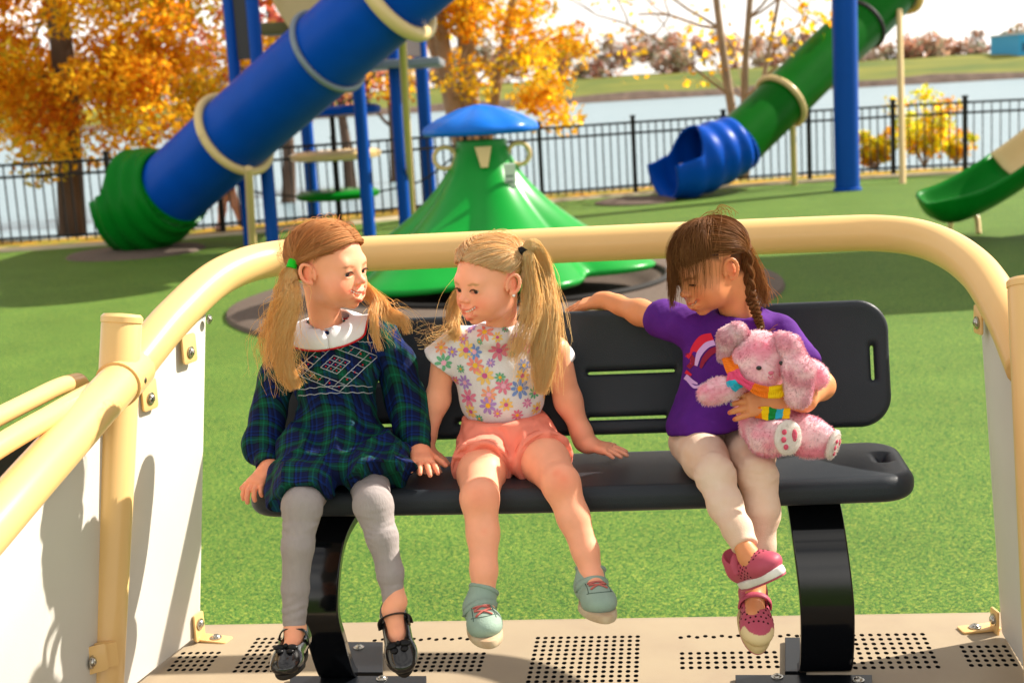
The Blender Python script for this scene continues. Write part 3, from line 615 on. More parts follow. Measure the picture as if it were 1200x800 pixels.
# deck with real holes
def rectpx(pts):
    q = np.array([toG(PZ(x, y, PZL))[:2] for x, y in pts]); return q
holes = {}
for k, pts in dict(A=[(192, 787), (262, 762)], B=[(292, 788), (322, 788), (300, 746), (326, 746)], C=[(433, 753), (572, 744)], D=[(472, 788), (572, 763)], E=[(607, 830), (752, 743)], F=[(793, 749), (938, 741)], G=[(795, 785), (912, 761)], H=[(998, 785), (1085, 740)], I=[(1135, 782), (1200, 754)]).items():
    q = rectpx(pts); holes[k] = (q[:, 0].min(), q[:, 0].max(), q[:, 1].min(), q[:, 1].max())
pit = .0155
us = [-.93, .93]; vs_ = [-.75, .335]
for h in holes.values(): pass
def deck():
    mb = MB(); U0, U1, V0, V1 = -1.05, 1.0, -.75, .338
    rects = []
    for k, (a, b, c, d) in holes.items():
        nu = max(2, round((b - a) / .0175)); nv = 1 if k in 'CF' else max(2, round((d - c) / .0235)); 
        if k in 'CF': m_ = (c + d) / 2; c, d = m_ - pit * .8, m_ + pit * .8; nv = 1
        rects.append((a, b, c, d, nu, nv, k))
    ub = sorted(set([U0, U1] + [r[0] for r in rects] + [r[1] for r in rects])); vb = sorted(set([V0, V1] + [r[2] for r in rects] + [r[3] for r in rects]))
    def solid(a, b, c, d):
        mb.add([G(a, c, PZL), G(b, c, PZL), G(b, d, PZL), G(a, d, PZL)], [(0, 1, 2, 3)])
    for i in range(len(ub) - 1):
        for j in range(len(vb) - 1):
            cu = (ub[i] + ub[i + 1]) / 2; cv = (vb[j] + vb[j + 1]) / 2
            if not any(r[0] < cu < r[1] and r[2] < cv < r[3] for r in rects): solid(ub[i], ub[i + 1], vb[j], vb[j + 1])
    V = []; F = []; NS = 12; WI = []
    for (a, b, c, d, nu, nv, k) in rects:
        du = (b - a) / nu; dv = (d - c) / nv
        for i in range(nu):
            for j in range(nv):
                cu = a + (i + .5) * du; cv = c + (j + .5) * dv; 
                if k in 'CF': cv += (.003 if i % 2 else -.003)
                elif j % 2: cu += 0
                ru = min(du, dv) * .335; o = len(V)
                # outer square ring (12 points, 3 per side), inner circle, inner bottom
                sq = [(-1, -1), (-.33, -1), (.33, -1), (1, -1), (1, -.33), (1, .33), (1, 1), (.33, 1), (-.33, 1), (-1, 1), (-1, .33), (-1, -.33)]
                c0u = a + (i + .5) * du; c0v = c + (j + .5) * dv
                for (x, y) in sq: V.append((c0u + x * du / 2, c0v + y * dv / 2, PZL))
                for z in (PZL, PZL - .006):
                    for (x, y) in sq: l = math.hypot(x, y); V.append((cu + x / l * .0052, cv + y / l * .0078, z))
                for q in range(NS):
                    p = (q + 1) % NS; F.append((o + q, o + p, o + NS + p, o + NS + q)); F.append((o + NS + q, o + NS + p, o + 2 * NS + p, o + 2 * NS + q)); WI.append(len(F) - 1)
    V = np.array(V); nb0 = len(mb.F); mb.add(GO + V[:, :1] * gu + V[:, 1:2] * gv + np.array([0, 0, 1]) * V[:, 2:3], F)
    for i in WI: mb.MI[nb0 + i] = 1  # hole walls take the dark plate colour as painted shade
    # rolled edges and underside
    for (a, b) in (((U0, V1), (U1, V1)), ((U0, V0), (U1, V0)), ((U0, V0), (U0, V1)), ((U1, V0), (U1, V1))):
        mb.add([G(*a, PZL), G(*b, PZL), G(*b, PZL - .06), G(*a, PZL - .06)], [(0, 1, 2, 3)])
    return mb.build('deck', [M_deck, M_plate], gl, smooth=False)
deck()
MB().box(G(0, -.2, PZL - .11), (.92, .52, .045), gu, gv).build('underframe', M_plate, gl, smooth=False)
MB().box(G(0, -.2, .155), (.12, .4, .155), gu, gv).build('pivot_base', M_plate, gl, smooth=False)
mb = MB(); mb.tube([G(-1.05, .343, PZL - .012), G(1.0, .343, PZL - .012)], .0125, 10).build('edge_tube', M_deck, gl)
# posts
PL = G(-.89, 0, 0); PR = G(.898, .052, 0); pr = .0405
def gpost(top, bot):
    Zp = unit(top - bot); h = np.linalg.norm(top - bot)
    return MB().lathe([(pr, -.03), (pr, h - .022), (pr * .985, h - .021), (pr * .985, h - .018), (pr * 1.035, h - .017), (pr * 1.035, h - .006), (pr * .9, h), (0, h + .002)], bot, 40, Z=Zp).build('post', M_rail, gl)
PLb = PL; gpost(P(143, 368, 2.85), PZ(119, 842, PZL)); gpost(P(1206, 326, 2.70), PZ(1230, 852, PZL))
PLB = PZ(119, 842, PZL); PRB = PZ(1230, 852, PZL)
# rear rail: a closed run from left post, back, across, to right post
jl = PG(152, 432, 0.0); jl = np.array([PLb[0] + .012, PLb[1] + .04, jl[2]])
L1 = PG(205, 368, .22); L2 = PG(262, 320, .47); L3 = PG(345, 301, .60)
path = [np.array([PLb[0], PLb[1] + .01, P(150, 436, PLb[1])[2]]), P(205, 371, 3.04), P(262, 322, 3.24), P(330, 302, 3.40), P(440, 297, 3.42), P(700, 285.5, 3.385), P(950, 275, 3.33), P(1040, 274, 3.28), P(1098, 286, 3.17), P(1146, 318, 3.0), P(1180, 372, 2.83), np.array([PR[0] - .0, PR[1], P(1200, 432, PR[1])[2]])]
rp_ = spline(path, 10)
MB().tube(rp_, .0425, 28, caps=True).build('rear_rail', M_rail, gl, angle=180)
# second thinner bar behind
# collar on left post
cz = path[0]; fd = unit(P(0, 602, 2.28) - cz)
MB().tube([cz - fd * .02, cz + fd * .065], .0475, 28).build('collar', M_rail, gl, angle=50)
front = spline([cz + fd * .04, cz + fd * .3, P(0, 604, 2.28), P(-140, 770, 1.95), P(-200, 900, 1.85)], 8)
MB().tube(front, .0425, 28).build('front_rail', M_rail, gl, angle=60)
gr1 = spline([P(118, 455, 2.80), P(96, 466, 2.70), P(60, 487, 2.55), P(0, 522, 2.36), P(-120, 600, 2.1)], 8); MB().tube(gr1, .0205, 18).build('grab_rail', M_rail, gl, angle=60)
gr2 = fillet([P(100, 462, 2.86), P(93, 446, 2.84), P(70, 452, 2.72), P(0, 487, 2.50), P(-120, 550, 2.2)], .05); MB().tube(gr2, .0175, 18).build('grab_rail', M_rail, gl, angle=60)
mbb = MB()
for (a, b) in (((50, 494, 2.5), (46, 466, 2.66)), ((12, 514, 2.38), (4, 486, 2.52))): mbb.tube([P(*a), P(*b)], .006, 8)

# panels
def panel(pts, th, m=M_panel, nm='side_panel', rnd=.0, bev=.003):
    pts = [np.array(p, float) for p in pts]
    c = sum(pts) / len(pts); u_, s_, vt = np.linalg.svd(np.array(pts) - c); nrm = vt[2]; pts = [p - nrm * np.dot(p - c, nrm) for p in pts]
    pts = list(fillet_closed(pts, rnd)) if rnd else pts
    MB().extrude(pts, nrm * th, bev=bev).build(nm, m, gl, angle=30); return nrm
def fillet_closed(pts, r, k=6):
    out = []; n = len(pts)
    for i in range(n):
        a, b, c = pts[i - 1], pts[i], pts[(i + 1) % n]; rr = r[i] if isinstance(r, (list, tuple)) else r
        p0 = b + unit(a - b) * rr; p2 = b + unit(c - b) * rr
        if rr <= 0: out.append(b); continue
        for t_ in np.linspace(0, 1, k): out.append((1 - t_) ** 2 * p0 + 2 * t_ * (1 - t_) * b + t_ * t_ * p2)
    return out
pbk = PZ(233, 747, PZL); pbk[2] += .012
panel([P(244, 352, 3.20), P(233, 742, pbk[1]), PLB + [.012, .03, .015], P(160, 452, 2.90)], .014, rnd=[.03, .015, 0, 0])
panel([PLB + [-.02, -.045, -.05], P(118, 500, 2.80), P(-20, 640, 2.3), P(-150, 800, 2.0), PLB + [-.14, -.85, -.05]], .014)
MB().extrude([P(96, 470, 2.86), P(-80, 560, 2.35), P(-80, 700, 2.35), P(70, 560, 2.78)], np.array([-.02, 0, 0]), bev=.003).build('inner_panel', mat('dark_grey_panel', hx('#4a4c52'), .5), gl)
qb = PZ(1178, 745, PZL); qb[2] += .012
panel([P(1134, 322, 3.0), P(1178, 742, qb[1]), PRB + [0, -.03, .015], P(1192, 400, 2.76)], -.014, rnd=[.03, .015, 0, 0])
panel([PRB + [0, -.045, .01], P(1205, 440, 2.66), P(1330, 560, 2.2), PRB + [.05, -.75, .01]], .014)
# brackets with bolts
def bracket(c, X, Y, w, h, bolt=(0, 0), nm='bracket', nrm=None):
    X = unit(X); Y = unit(Y); Z = unit(np.cross(X, Y)) if nrm is None else unit(nrm)
    pts = [c + X * sx * w + Y * sy * h for sx, sy in ((-1, -1), (1, -1), (1, 1), (-1, 1))]
    b = MB().extrude(fillet_closed(pts, min(w, h) * .35), Z * .005, bev=.001).build(nm, M_rail, gl, angle=35)
    q = c + X * bolt[0] * w + Y * bolt[1] * h + Z * .006; bolt_(q, Z, b); return b
def bolt_(q, Z, par, s=1.0, name='bolt'):
    return MB().lathe([(.0135 * s, -.001), (.0135 * s, .0015 * s), (.0098 * s, .002 * s), (.0095 * s, .004 * s), (.0065 * s, .0065 * s), (.003 * s, .0072 * s), (.0026 * s, .005 * s), (0, .005 * s)], q, 20, Z=Z, X=unit(np.cross(Z, (.3, .5, .8)))).build(name, M_bolt, par, angle=60)
lp = unit(np.cross(P(233, 742, pbk[1]) - P(160, 452, 2.90), P(244, 352, 3.20) - P(160, 452, 2.90))); 
if lp[0] < 0: lp = -lp
dn = np.array([0, 0, -1.0]); bk = unit(P(244, 352, 3.2) - P(160, 452, 2.9)); bk = unit(bk - np.dot(bk, dn) * dn)
def onpl(px, py, off=.009):
    p0 = P(160, 452, 2.90); d = ray(px, py); return CAM + d * (np.dot(p0 - CAM, lp) / np.dot(d, lp)) + lp * off
for (x, y) in ((169, 462), (216, 408)): bracket(onpl(x, y), bk, dn, .028, .032, (.0, .25), nrm=lp)
bracket(onpl(228, 733), bk, dn, .02, .032, (0, -.2), nrm=lp)
c = onpl(232, 751) ; c[2] = PZL + .002; bracket(c + lp * .03, lp, bk, .042, .02, (.2, 0), nrm=(0, 0, 1))
bolt_(onpl(241, 374), lp, gl, .8)
# left front panel brackets, on the post's camera side
fp = unit([.55, -.84, 0]); 
for (x, y) in ((116, 542), (98, 772)):
    pa_, pb_, pc_ = PLB + [-.02, -.045, -.05], P(118, 500, 2.80), P(-20, 640, 2.3); pn_ = unit(np.cross(pb_ - pa_, pc_ - pa_)); pn_ = pn_ if pn_[0] > 0 else -pn_; d_ = ray(x, y); q = CAM + d_ * (np.dot(pa_ - CAM, pn_) / np.dot(d_, pn_)) + pn_ * .018; fp = pn_; bracket(q, unit([.84, .55, 0]), dn, .026, .028, (-.25, .1), nrm=fp)
    MB().box(q + unit([.84, .55, 0]) * .022 + [0, .012, 0], (.012, .014, .024), unit([.84, .55, 0]), fp).build('tab', M_rail, gl)
bolt_(cz + np.array([.036, -.046, -.012]), unit([.7, -.7, 0]), gl, .75)
rp2 = unit(np.cross(P(1178, 742, qb[1]) - P(1192, 400, 2.76), P(1134, 322, 3.0) - P(1192, 400, 2.76)))
if rp2[0] > 0: rp2 = -rp2
bkr = unit(P(1134, 322, 3.0) - P(1192, 400, 2.76)); bkr = unit(bkr - np.dot(bkr, dn) * dn)
def onpr(px, py, off=.009):
    p0 = P(1192, 400, 2.76); d = ray(px, py); return CAM + d * (np.dot(p0 - CAM, rp2) / np.dot(d, rp2)) + rp2 * off
bracket(onpr(1153, 374), bkr, dn, .02, .03, (0, .2), nrm=rp2)
bracket(onpr(1172, 728), bkr, dn, .018, .03, (0, -.2), nrm=rp2)
c = onpr(1168, 748); c[2] = PZL + .002; bracket(c + rp2 * .03, rp2, bkr, .042, .02, (.2, 0), nrm=(0, 0, 1))
# ---- bench
SZ = .84
def slab(name, prof, u0, u1, slots, rnd, m):
    "prof: cross-section (v,z) closed; swept along u with rounded ends"
    return
def rslab(name, c, U, W, T_, hu, hw, ht, cr, er, slots, m, curve=None):
    "rounded slab with slot holes: c centre, U long axis, W width axis, T_ thickness axis"
    s = SDF(.0034); Rm = np.array([U, W, T_])
    def f(p):
        q = (p - c) @ Rm.T; 
        if curve: q[..., 2] = q[..., 2] - curve(q[..., 0], q[..., 1])
        d2 = np.stack([np.abs(q[..., 0]) - (hu - cr), np.abs(q[..., 1]) - (hw - cr)], -1); dd = np.linalg.norm(np.maximum(d2, 0), axis=-1) + np.minimum(d2.max(-1), 0) - cr
        for (su, sw, lu, lw) in slots:
            e = np.stack([np.abs(q[..., 0] - su) - lu, np.abs(q[..., 1] - sw) - lw], -1); de = np.linalg.norm(np.maximum(e, 0), axis=-1) + np.minimum(e.max(-1), 0) - .0020
            dd = np.maximum(dd, -de)
        w_ = np.stack([dd + er, np.abs(q[..., 2]) - ht + er], -1); return np.linalg.norm(np.maximum(w_, 0), axis=-1) + np.minimum(w_.max(-1), 0) - er
    ext = np.abs(U) * hu + np.abs(W) * hw + np.abs(T_) * (ht + .03); s.ops.append(('+', f, c - ext, c + ext, 1e-5))
    V, F = s.mesh(); return MB().add(V, F).build(name, m, gl, angle=180)
seat = rslab('seat', G(.01, .045, SZ - .024), gu, gv, np.array([0, 0, 1.0]), .655, .145, .026, .07, .022,
             [(.608, .01, .003, .022)], M_bench, curve=lambda u, w: -.006 * np.cos(np.clip(u / .6, -1, 1) * 1.5))
bb0 = PG(1010, 500, .175); bt0 = PG(1010, 353, .245); W = unit((bt0 - bb0) - np.dot(bt0 - bb0, gu) * gu); Tn = np.cross(gu, W); hw = np.linalg.norm(bt0 - bb0) / 2
ub0 = (toG(PG(310, 420, .2))[0] + toG(PG(1043, 420, .2))[0]) / 2; uh = (toG(PG(1043, 420, .2))[0] - toG(PG(310, 420, .2))[0]) / 2
bc = (bb0 + bt0) / 2; bc = bc + gu * (ub0 - toG(bc)[0])
slots = []
for py, x0, x1 in ((436, 690, 790), (490, 692, 780)):
    w_ = np.dot(PG(735, py, .21) - bc, W); 
    for (a, b) in ((x0, x1), (380, 480), (540, 640)):
        ua = np.dot(PG(a, py, .21) - bc, gu); ub_ = np.dot(PG(b, py, .21) - bc, gu); slots.append(((ua + ub_) / 2, w_, (ub_ - ua) / 2, .0010))
ua = np.dot(PG(1022, 425, .21) - bc, gu); wa = np.dot(PG(1022, 425, .21) - bc, W); slots.append((ua, wa, .0015, .034)); slots.append((-ua, wa, .0015, .034))
rslab('backrest', bc, gu, W, Tn, uh, hw, .017, .065, .014, slots, M_bench, curve=lambda u, w: .014 * np.exp(-((np.abs(u) - uh + .055) / .03) ** 2) * np.clip((.08-w)/.05,0,1)*0 + .02 * (np.clip(w, 0, 1) / .12) ** 2)
# legs: bent glossy bands with foot plates
def leg(uc, pr_, wid):
    pts = [G(uc + du, v, z) for (du, v, z) in pr_]; sp_ = spline(pts, 8); n = len(sp_); V = []
    Tt = np.gradient(sp_, axis=0)
    for i in range(n):
        N_ = unit(np.cross(gu, Tt[i])); 
        for (a, b) in ((-1, -1), (1, -1), (1, 1), (-1, 1)): V.append(sp_[i] + gu * wid / 2 * a + N_ * .011 * b)
    F = [(i * 4 + j, i * 4 + (j + 1) % 4, (i + 1) * 4 + (j + 1) % 4, (i + 1) * 4 + j) for i in range(n - 1) for j in range(4)] + [(3, 2, 1, 0), tuple(range(4 * n - 4, 4 * n))]
    o = MB().add(V, F).build('bench_leg', M_gloss, gl, angle=50); bv = o.modifiers.new('b', 'BEVEL'); bv.width = .003; bv.segments = 2; bv.limit_method = 'ANGLE'; return o
ll = leg(toG(PG(388, 700, 0))[0], [(.045, .08, SZ - .06), (.01, -.035, SZ - .12), (-.005, -.075, SZ - .24), (-.0, -.06, .52), (.0, -.01, .44), (.0, .02, PZL + .015)], .078)
rl = leg(toG(PG(958, 680, 0))[0], [(-.005, .08, SZ - .06), (.0, -.02, SZ - .12), (.01, -.055, SZ - .24), (.012, -.05, .52), (.012, -.015, .44), (.010, .02, PZL + .015)], .104)
def fplate(px0, px1, y0, y1, m=M_plate, bolts=()):
    a = PZ(px0, y0, PZL); b = PZ(px1, y0, PZL); c2 = PZ(px1, y1, PZL); d = PZ(px0, y1, PZL)
    o = MB().extrude([a + [0, 0, .002], b + [0, 0, .002], c2 + [0, 0, .002], d + [0, 0, .002]], (0, 0, .009), bev=.0015).build('foot_plate', m, gl, smooth=False)
    for (x, y) in bolts: q = PZ(x, y, PZL); bolt_(q + [0, 0, .0115], (0, 0, 1), o, .9)
fplate(402, 449, 757, 793, bolts=((421, 764),)); fplate(340, 500, 797, 845, bolts=((448, 801),)); fplate(920, 945, 752, 792)
fplate(862, 1022, 796, 850, bolts=((911, 793 + 6), (1006, 797 + 6)))
# ------------------------------------------------------------------ people: shared tools
M_skin = mat('skin', (1, 1, 1), .42, attr='Col', sss=.14, bump=.10, bscale=500, spec=.25, var=.05, vscale=40)
M_hair = mat('hair', (1, 1, 1), .5, attr='Col', transl=.5, spec=.2)
M_teeth = mat('teeth', hx('#fbf6ee'), .2)
M_eye = mat('eye', (1, 1, 1), .08, attr='Col', coat=.5)
def sub_attr(o):                                   # smooth everything
    return o
def hand(s, wrist, fd, back, side, sc_=1.0, curl=(.3, .3, .35, .4), spread=.10, thumb=(.8, .55, -.25), k=.004, nails=None, palm=True):
    Y = unit(fd); Z = unit(np.asarray(back, float) - np.dot(back, Y) * Y); X = np.cross(Y, Z) * side; wr = np.asarray(wrist, float)
    W = lambda x, y, z: wr + sc_ * (x * X + y * Y + z * Z)
    Rm = np.array([X, Y, Z])
    s.rbox(W(.0, .030, 0), np.array([.0245, .033, .0105]) * sc_, .0098 * sc_, Rm, k=.012)
    s.ell(W(.015, .022, -.005), np.array([.013, .024, .011]) * sc_, Rm, k=.008)
    s.cap(W(0, -.012, 0), W(0, .01, 0), .0175 * sc_, .019 * sc_, k=.012)
    for i, (x, L_, r) in enumerate(((.0195, .042, .0068), (.0065, .048, .0070), (-.0065, .044, .0067), (-.0185, .034, .0060))):
        a = spread * (1.5 - i) * .9; c = curl[i]; p = W(x, .056 - .003 * abs(i - 1), .0); fwd = math.cos(a) * Y + math.sin(a) * X; ang = 0
        pts = [W(x * .9, .04, 0), p]; rs = [r * 1.05, r]
        for j, (f, cc) in enumerate(((.45, .5), (.31, 1.0), (.24, .75))):
            ang += c * cc; d = math.cos(ang) * fwd - math.sin(ang) * Z; p = p + d * L_ * f * sc_; pts.append(p); rs.append(r * (.95 - .09 * j))
        for q in range(len(pts) - 1): s.cap(pts[q], pts[q + 1], rs[q] * sc_, rs[q + 1] * sc_, k=(.006 if q == 0 else .0015))
        if nails is not None:
            nz_ = math.cos(ang) * Z + math.sin(ang) * fwd; nails.append(pts[-1] + nz_ * r * .7 * sc_ - d * .001)
    td = unit(thumb[0] * X + thumb[1] * Y + thumb[2] * Z); t0 = W(.014, .012, -.003); t1 = t0 + td * .026 * sc_; t2 = t1 + unit(td + .45 * Y) * .018 * sc_; t3 = t2 + unit(td + .6 * Y) * .013 * sc_
    s.cap(t0, t1, .010 * sc_, .0082 * sc_, k=.008); s.cap(t1, t2, .0082 * sc_, .0074 * sc_, k=.002); s.cap(t2, t3, .0074 * sc_, .006 * sc_, k=.002)
    if nails is not None: nails.append(t3 + Z * .005 * sc_)
    return W
class Head:
    def __init__(s, c, fwd, up, sc_): s.c = np.asarray(c, float); s.R = frame(fwd, up); s.k = sc_
    def w(s, *p): return s.c + s.k * (np.asarray(p, float) @ s.R)
    def l(s, P_): return ((np.asarray(P_) - s.c) @ s.R.T) / s.k
    def sdf(h, S, smile=1.0, eyeopen=.0035, mouthopen=.004):
        k = h.k; R_ = h.R; w = h.w; A = np.array
        S.ell(w(0, -.010, .026), A([.071, .083, .067]) * k, R_)
        S.ell(w(0, .016, -.022), A([.060, .061, .066]) * k, R_, k=.025 * k)
        S.ell(w(0, .028, -.060), A([.044, .041, .028]) * k, R_, k=.02 * k)
        S.ell(w(0, .060, -.082), A([.012, .011, .010]) * k, R_, k=.018 * k)
        for x in (-1, 1):
            S.ell(w(x * .036, .044, -.042), A([.025, .0235, .026]) * k, R_, k=.025 * k)
            S.ell(w(x * .030, .084, -.009), A([.016, .010, .009]) * k, R_, k=.012 * k, op='-')
            S.ell(w(x * .030, .0575, -.010), A([.0168, .0166, .0132]) * k, R_, k=.007 * k)
            pass
        S.cap(w(-.034, .060, .010), w(.034, .060, .010), .012 * k, k=.016 * k)
        S.cap(w(0, .068, .000), w(0, .0835, -.026), .0055 * k, .0068 * k, k=.012 * k)
        S.ell(w(0, .0870, -.0285), A([.0078, .0072, .0066]) * k, R_, k=.006 * k)
        for x in (-1, 1): S.ell(w(x * .0092, .0800, -.0320), A([.0056, .0070, .0052]) * k, R_, k=.004 * k)
        for x in (-1, 1): S.ell(w(x * .0048, .0850, -.0365), A([.0019, .0028, .0016]) * k, R_, k=.0015 * k, op='-')
        S.chain([w(-.024, .0585, -.056), w(-.010, .0675, -.059), w(.010, .0675, -.059), w(.024, .0585, -.056)], A([.0105, .0125, .0125, .0105]) * k, k=.012 * k)       # muzzle
        q = smile * .006; mw = w; w = lambda x, y, z: mw(x * 1.16, y - .10 * abs(x), z + .004 + .06 * abs(x))
        up_ = [(-.0300, .0640, -.0530 + q), (-.015, .0770, -.0565), (-.004, .0820, -.0560), (0, .0820, -.0570), (.004, .0820, -.0560), (.015, .0770, -.0565), (.0300, .0640, -.0530 + q)]
        m = mouthopen
        lo_ = [(-.0290, .0635, -.0545 + q), (-.016, .0745, -.0625 - m * .7), (0, .0790, -.0665 - m), (.016, .0745, -.0625 - m * .7), (.0290, .0635, -.0545 + q)]
        S.chain([w(*p) for p in up_], A([.0015, .0036, .0040, .0038, .0040, .0036, .0015]) * k, k=.003 * k)
        S.chain([w(*p) for p in lo_], A([.0015, .0040, .0046, .0040, .0015]) * k, k=.003 * k)
        if m > 0:
            cu = [(-.0225, .0745, -.0550 + q * .6), (-.013, .083, -.0598 - m * .3), (0, .088, -.0620 - m * .4), (.013, .083, -.0598 - m * .3), (.0225, .0745, -.0550 + q * .6)]
            for a, b, ra, rb in zip(cu[:-1], cu[1:], (.0018, .38 * m + .0014, .45 * m + .0016, .38 * m + .0014), (.38 * m + .0014, .45 * m + .0016, .38 * m + .0014, .0018)):
                for dy in (0, -.005): S.cap(w(a[0], a[1] + dy, a[2]), w(b[0], b[1] + dy, b[2]), ra * k, rb * k, k=.001 * k, op='-')
        if smile > 5:
            for x in (-1, 1): S.cap(w(x * .0225, .083, -.036), w(x * .0365, .0695, -.051), .0014 * k, k=.007 * k, op='-')
        w = mw
        for x in (-1, 1):                                                                # ears
            e = lambda y, z, o=0: w(x * (.0690 - .50 * (y + .004) + o), y + .006, z)
            ring = [e(-.011 + .0138 * math.cos(t) - .004 * math.sin(t), -.009 + .0215 * math.sin(t), .004) for t in np.linspace(-.5, 4.6, 15)]
            S.ell(w(x * .0715, -.007, -.009), A([.0050, .0130, .0200]) * k, R_, k=.004 * k); 
            S.chain(ring, [.0038 * k] * 15, k=.0022 * k); S.ell(w(x * .0715, .000, -.029), A([.0035, .0055, .0065]) * k, R_, k=.003 * k)
            S.ell(w(x * .0790, -.006, -.006), A([.0034, .0050, .0088]) * k, R_, k=.003 * k, op='-')
        for x in (-1, 1):                                                                # slit between the lids
            S.ell(w(x * .030, .0765, -.0115), A([.0150, .0130, eyeopen]) * k, R_, k=.0010 * k, op='-')
    def color(h, V, base, hairc, hairline, mo=.006):
        L_ = h.l(V); n = len(V); C = np.ones((n, 3)) * base
        def blob(c, r, colr, a, both=True, p=2):
            for x in ((-1, 1) if both else (1,)):
                q = (L_ - np.array([c[0] * x, c[1], c[2]])) / np.array(r); m = a * np.exp(-(q ** 2).sum(1) ** (p / 2)); C[:] = C * (1 - m[:, None]) + np.array(colr) * m[:, None]
        red = np.array(base) * np.array([1.0, .50, .45]) * 1.0; pink = np.array(base) * np.array([1.02, .66, .62])
        blob((.040, .055, -.040), (.022, .03, .019), red, .62); blob((0, .095, -.032), (.013, .02, .012), pink, .55, False)
        blob((.076, -.006, -.010), (.012, .016, .028), red, .55); blob((0, .065, -.088), (.016, .02, .012), pink, .3, False)
        lip = np.array(base) * np.array([.78, .20, .22])
        for (c, r) in (((0, .081, -.0525), (.017, .008, .0038)), ((0, .078, -.0665 - mo + .004), (.016, .008, .0055))): blob(c, r, lip, .9, False, 4)
        for (x, z) in ((.016, -.0520), (.024, -.048)): blob((x * 1.16, .069, z + .001), (.009, .012, .0040), lip, .75, True, 4)
        blob((.0185, .070, -.0605 - (mo - .004) * .7), (.009, .01, .0045), lip, .8, True, 4); blob((.028, .065, -.053), (.006, .01, .004), lip, .6, True, 4)
        dark = np.array((.10, .015, .012)); inside = (L_[:, 1] < .0735) & (L_[:, 1] > .05) & (np.abs(L_[:, 0]) < .018) & (L_[:, 2] < -.056) & (L_[:, 2] > -.068)
        bro = np.array(base) * .15 + np.array(hairc) * .45
        for (x, z, rx) in ((.022, .0045, .008), (.031, .0075, .009), (.039, .0055, .007)): blob((x, .07, z), (rx, .02, .0028), bro, .75, True, 4)
        blob((.030, .068, -.0165), (.012, .01, .004), pink, .35)
        m = hairline(L_) * (np.abs(L_[:, 0]) < .0695); C = C * (1 - m[:, None]) + np.array(hairc) * .8 * m[:, None]
        return C
    def eyes(h, parent, iris, gaze=(0, 0), eyeopen=.0035, lash=(.03, .015, .01)):
        for x in (-1, 1):
            c = h.w(x * .030, .0570, -.0105); mb = MB(); mb.sphere(c, .0138 * h.k, 32, 24); V = mb.V[0]
            g = unit(np.array([gaze[0], 1, gaze[1]]) @ h.R); a = (V - c) @ g / (.0138 * h.k); C = np.ones((len(V), 4)); C[:, :3] = (.72, .68, .66)
            C[a > .84, :3] = iris; C[a > .95, :3] = (.004, .004, .004); mb.C[0] = C; mb.build('eye', M_eye, parent, angle=180)
            mb = MB(); pts = [h.w(x * .030 + dx, .0755 - 9 * dx * dx * 1.2, -.0115 + eyeopen * (1 - (dx / .0155) ** 2) * .97) for dx in np.linspace(-.0142, .0155, 12)]
            mb.tube(pts, np.array([.3, .7, .9, 1, 1, 1, 1, 1, 1, .9, .8, .3]) * .0015 * h.k, 6)
            r_ = np.random.default_rng(5)
            for dx in np.linspace(-.010, .0125, 15):
                p = h.w(x * .030 + dx, .0757 - 9 * dx * dx * 1.2, -.0115 + eyeopen * (1 - (dx / .0128) ** 2) * .95); q = p + h.k * (np.array([x * dx * .2 * x, .0020, -.0016 + r_.uniform(-.0005, .0005)]) @ h.R)
                mb.tube([p, q], [.00035, .0001], 4)
            mb.build('eyelashes', mat('lash', lash, .6), parent)
    def teeth(h, parent, m=.004, q=0.0):
        mb = MB()
        xs = [-.0155, -.0115, -.0070, -.0022, .0030, .0078, .0120]
        for i, x in enumerate(np.linspace(-.0235, .0235, 11)):
            u = abs(x) / .025; y = .0795 - .0140 * u ** 1.7; z = -.0542 - .1 * m + .0115 * u ** 1.8; mb.sphere(h.w(x * 1.14, y, z), np.array([.0030, .0026, .0042 - .0012 * u]) * h.k, 10, 8, Rm=h.R)
        mb.build('teeth', M_teeth, parent, angle=180)
        MB().sphere(h.w(0, .0545, -.0575), np.array([.022, .0185, .009]) * h.k, 16, 12, Rm=h.R).build('mouth_lining', mat('mouth_lining', (.16, .02, .018), .4), parent, angle=180)
    # scalp strands -------------------------------------------------
    def surf(h, D, off):
        "direction array (..,3) in head space -> world point on the skull plus off"
        r = 1 / np.sqrt(((D / np.array([.071, .083, .067])) ** 2).sum(-1)); P_ = D * (r + off)[..., None] + np.array([0, -.010, .026]); return h.c + h.k * (P_ @ h.R)
def slerp(a, b, t):
    a = a / np.linalg.norm(a, axis=-1, keepdims=True); b = b / np.linalg.norm(b, axis=-1, keepdims=True)
    om = np.arccos(np.clip((a * b).sum(-1), -.999, .999))[:, None]; t = t[None, :]
    return (np.sin((1 - t) * om)[..., None] * a[:, None, :] + np.sin(t * om)[..., None] * b[:, None, :]) / np.sin(om)[..., None]
def haircols(r_, n, pal, var=.22):
    pal = np.array(pal); return (.55 * pal.mean(0) + .45 * pal[r_.choice(len(pal), n)]) * r_.uniform(1 - var * .4, 1 + var * .4, (n, 1))
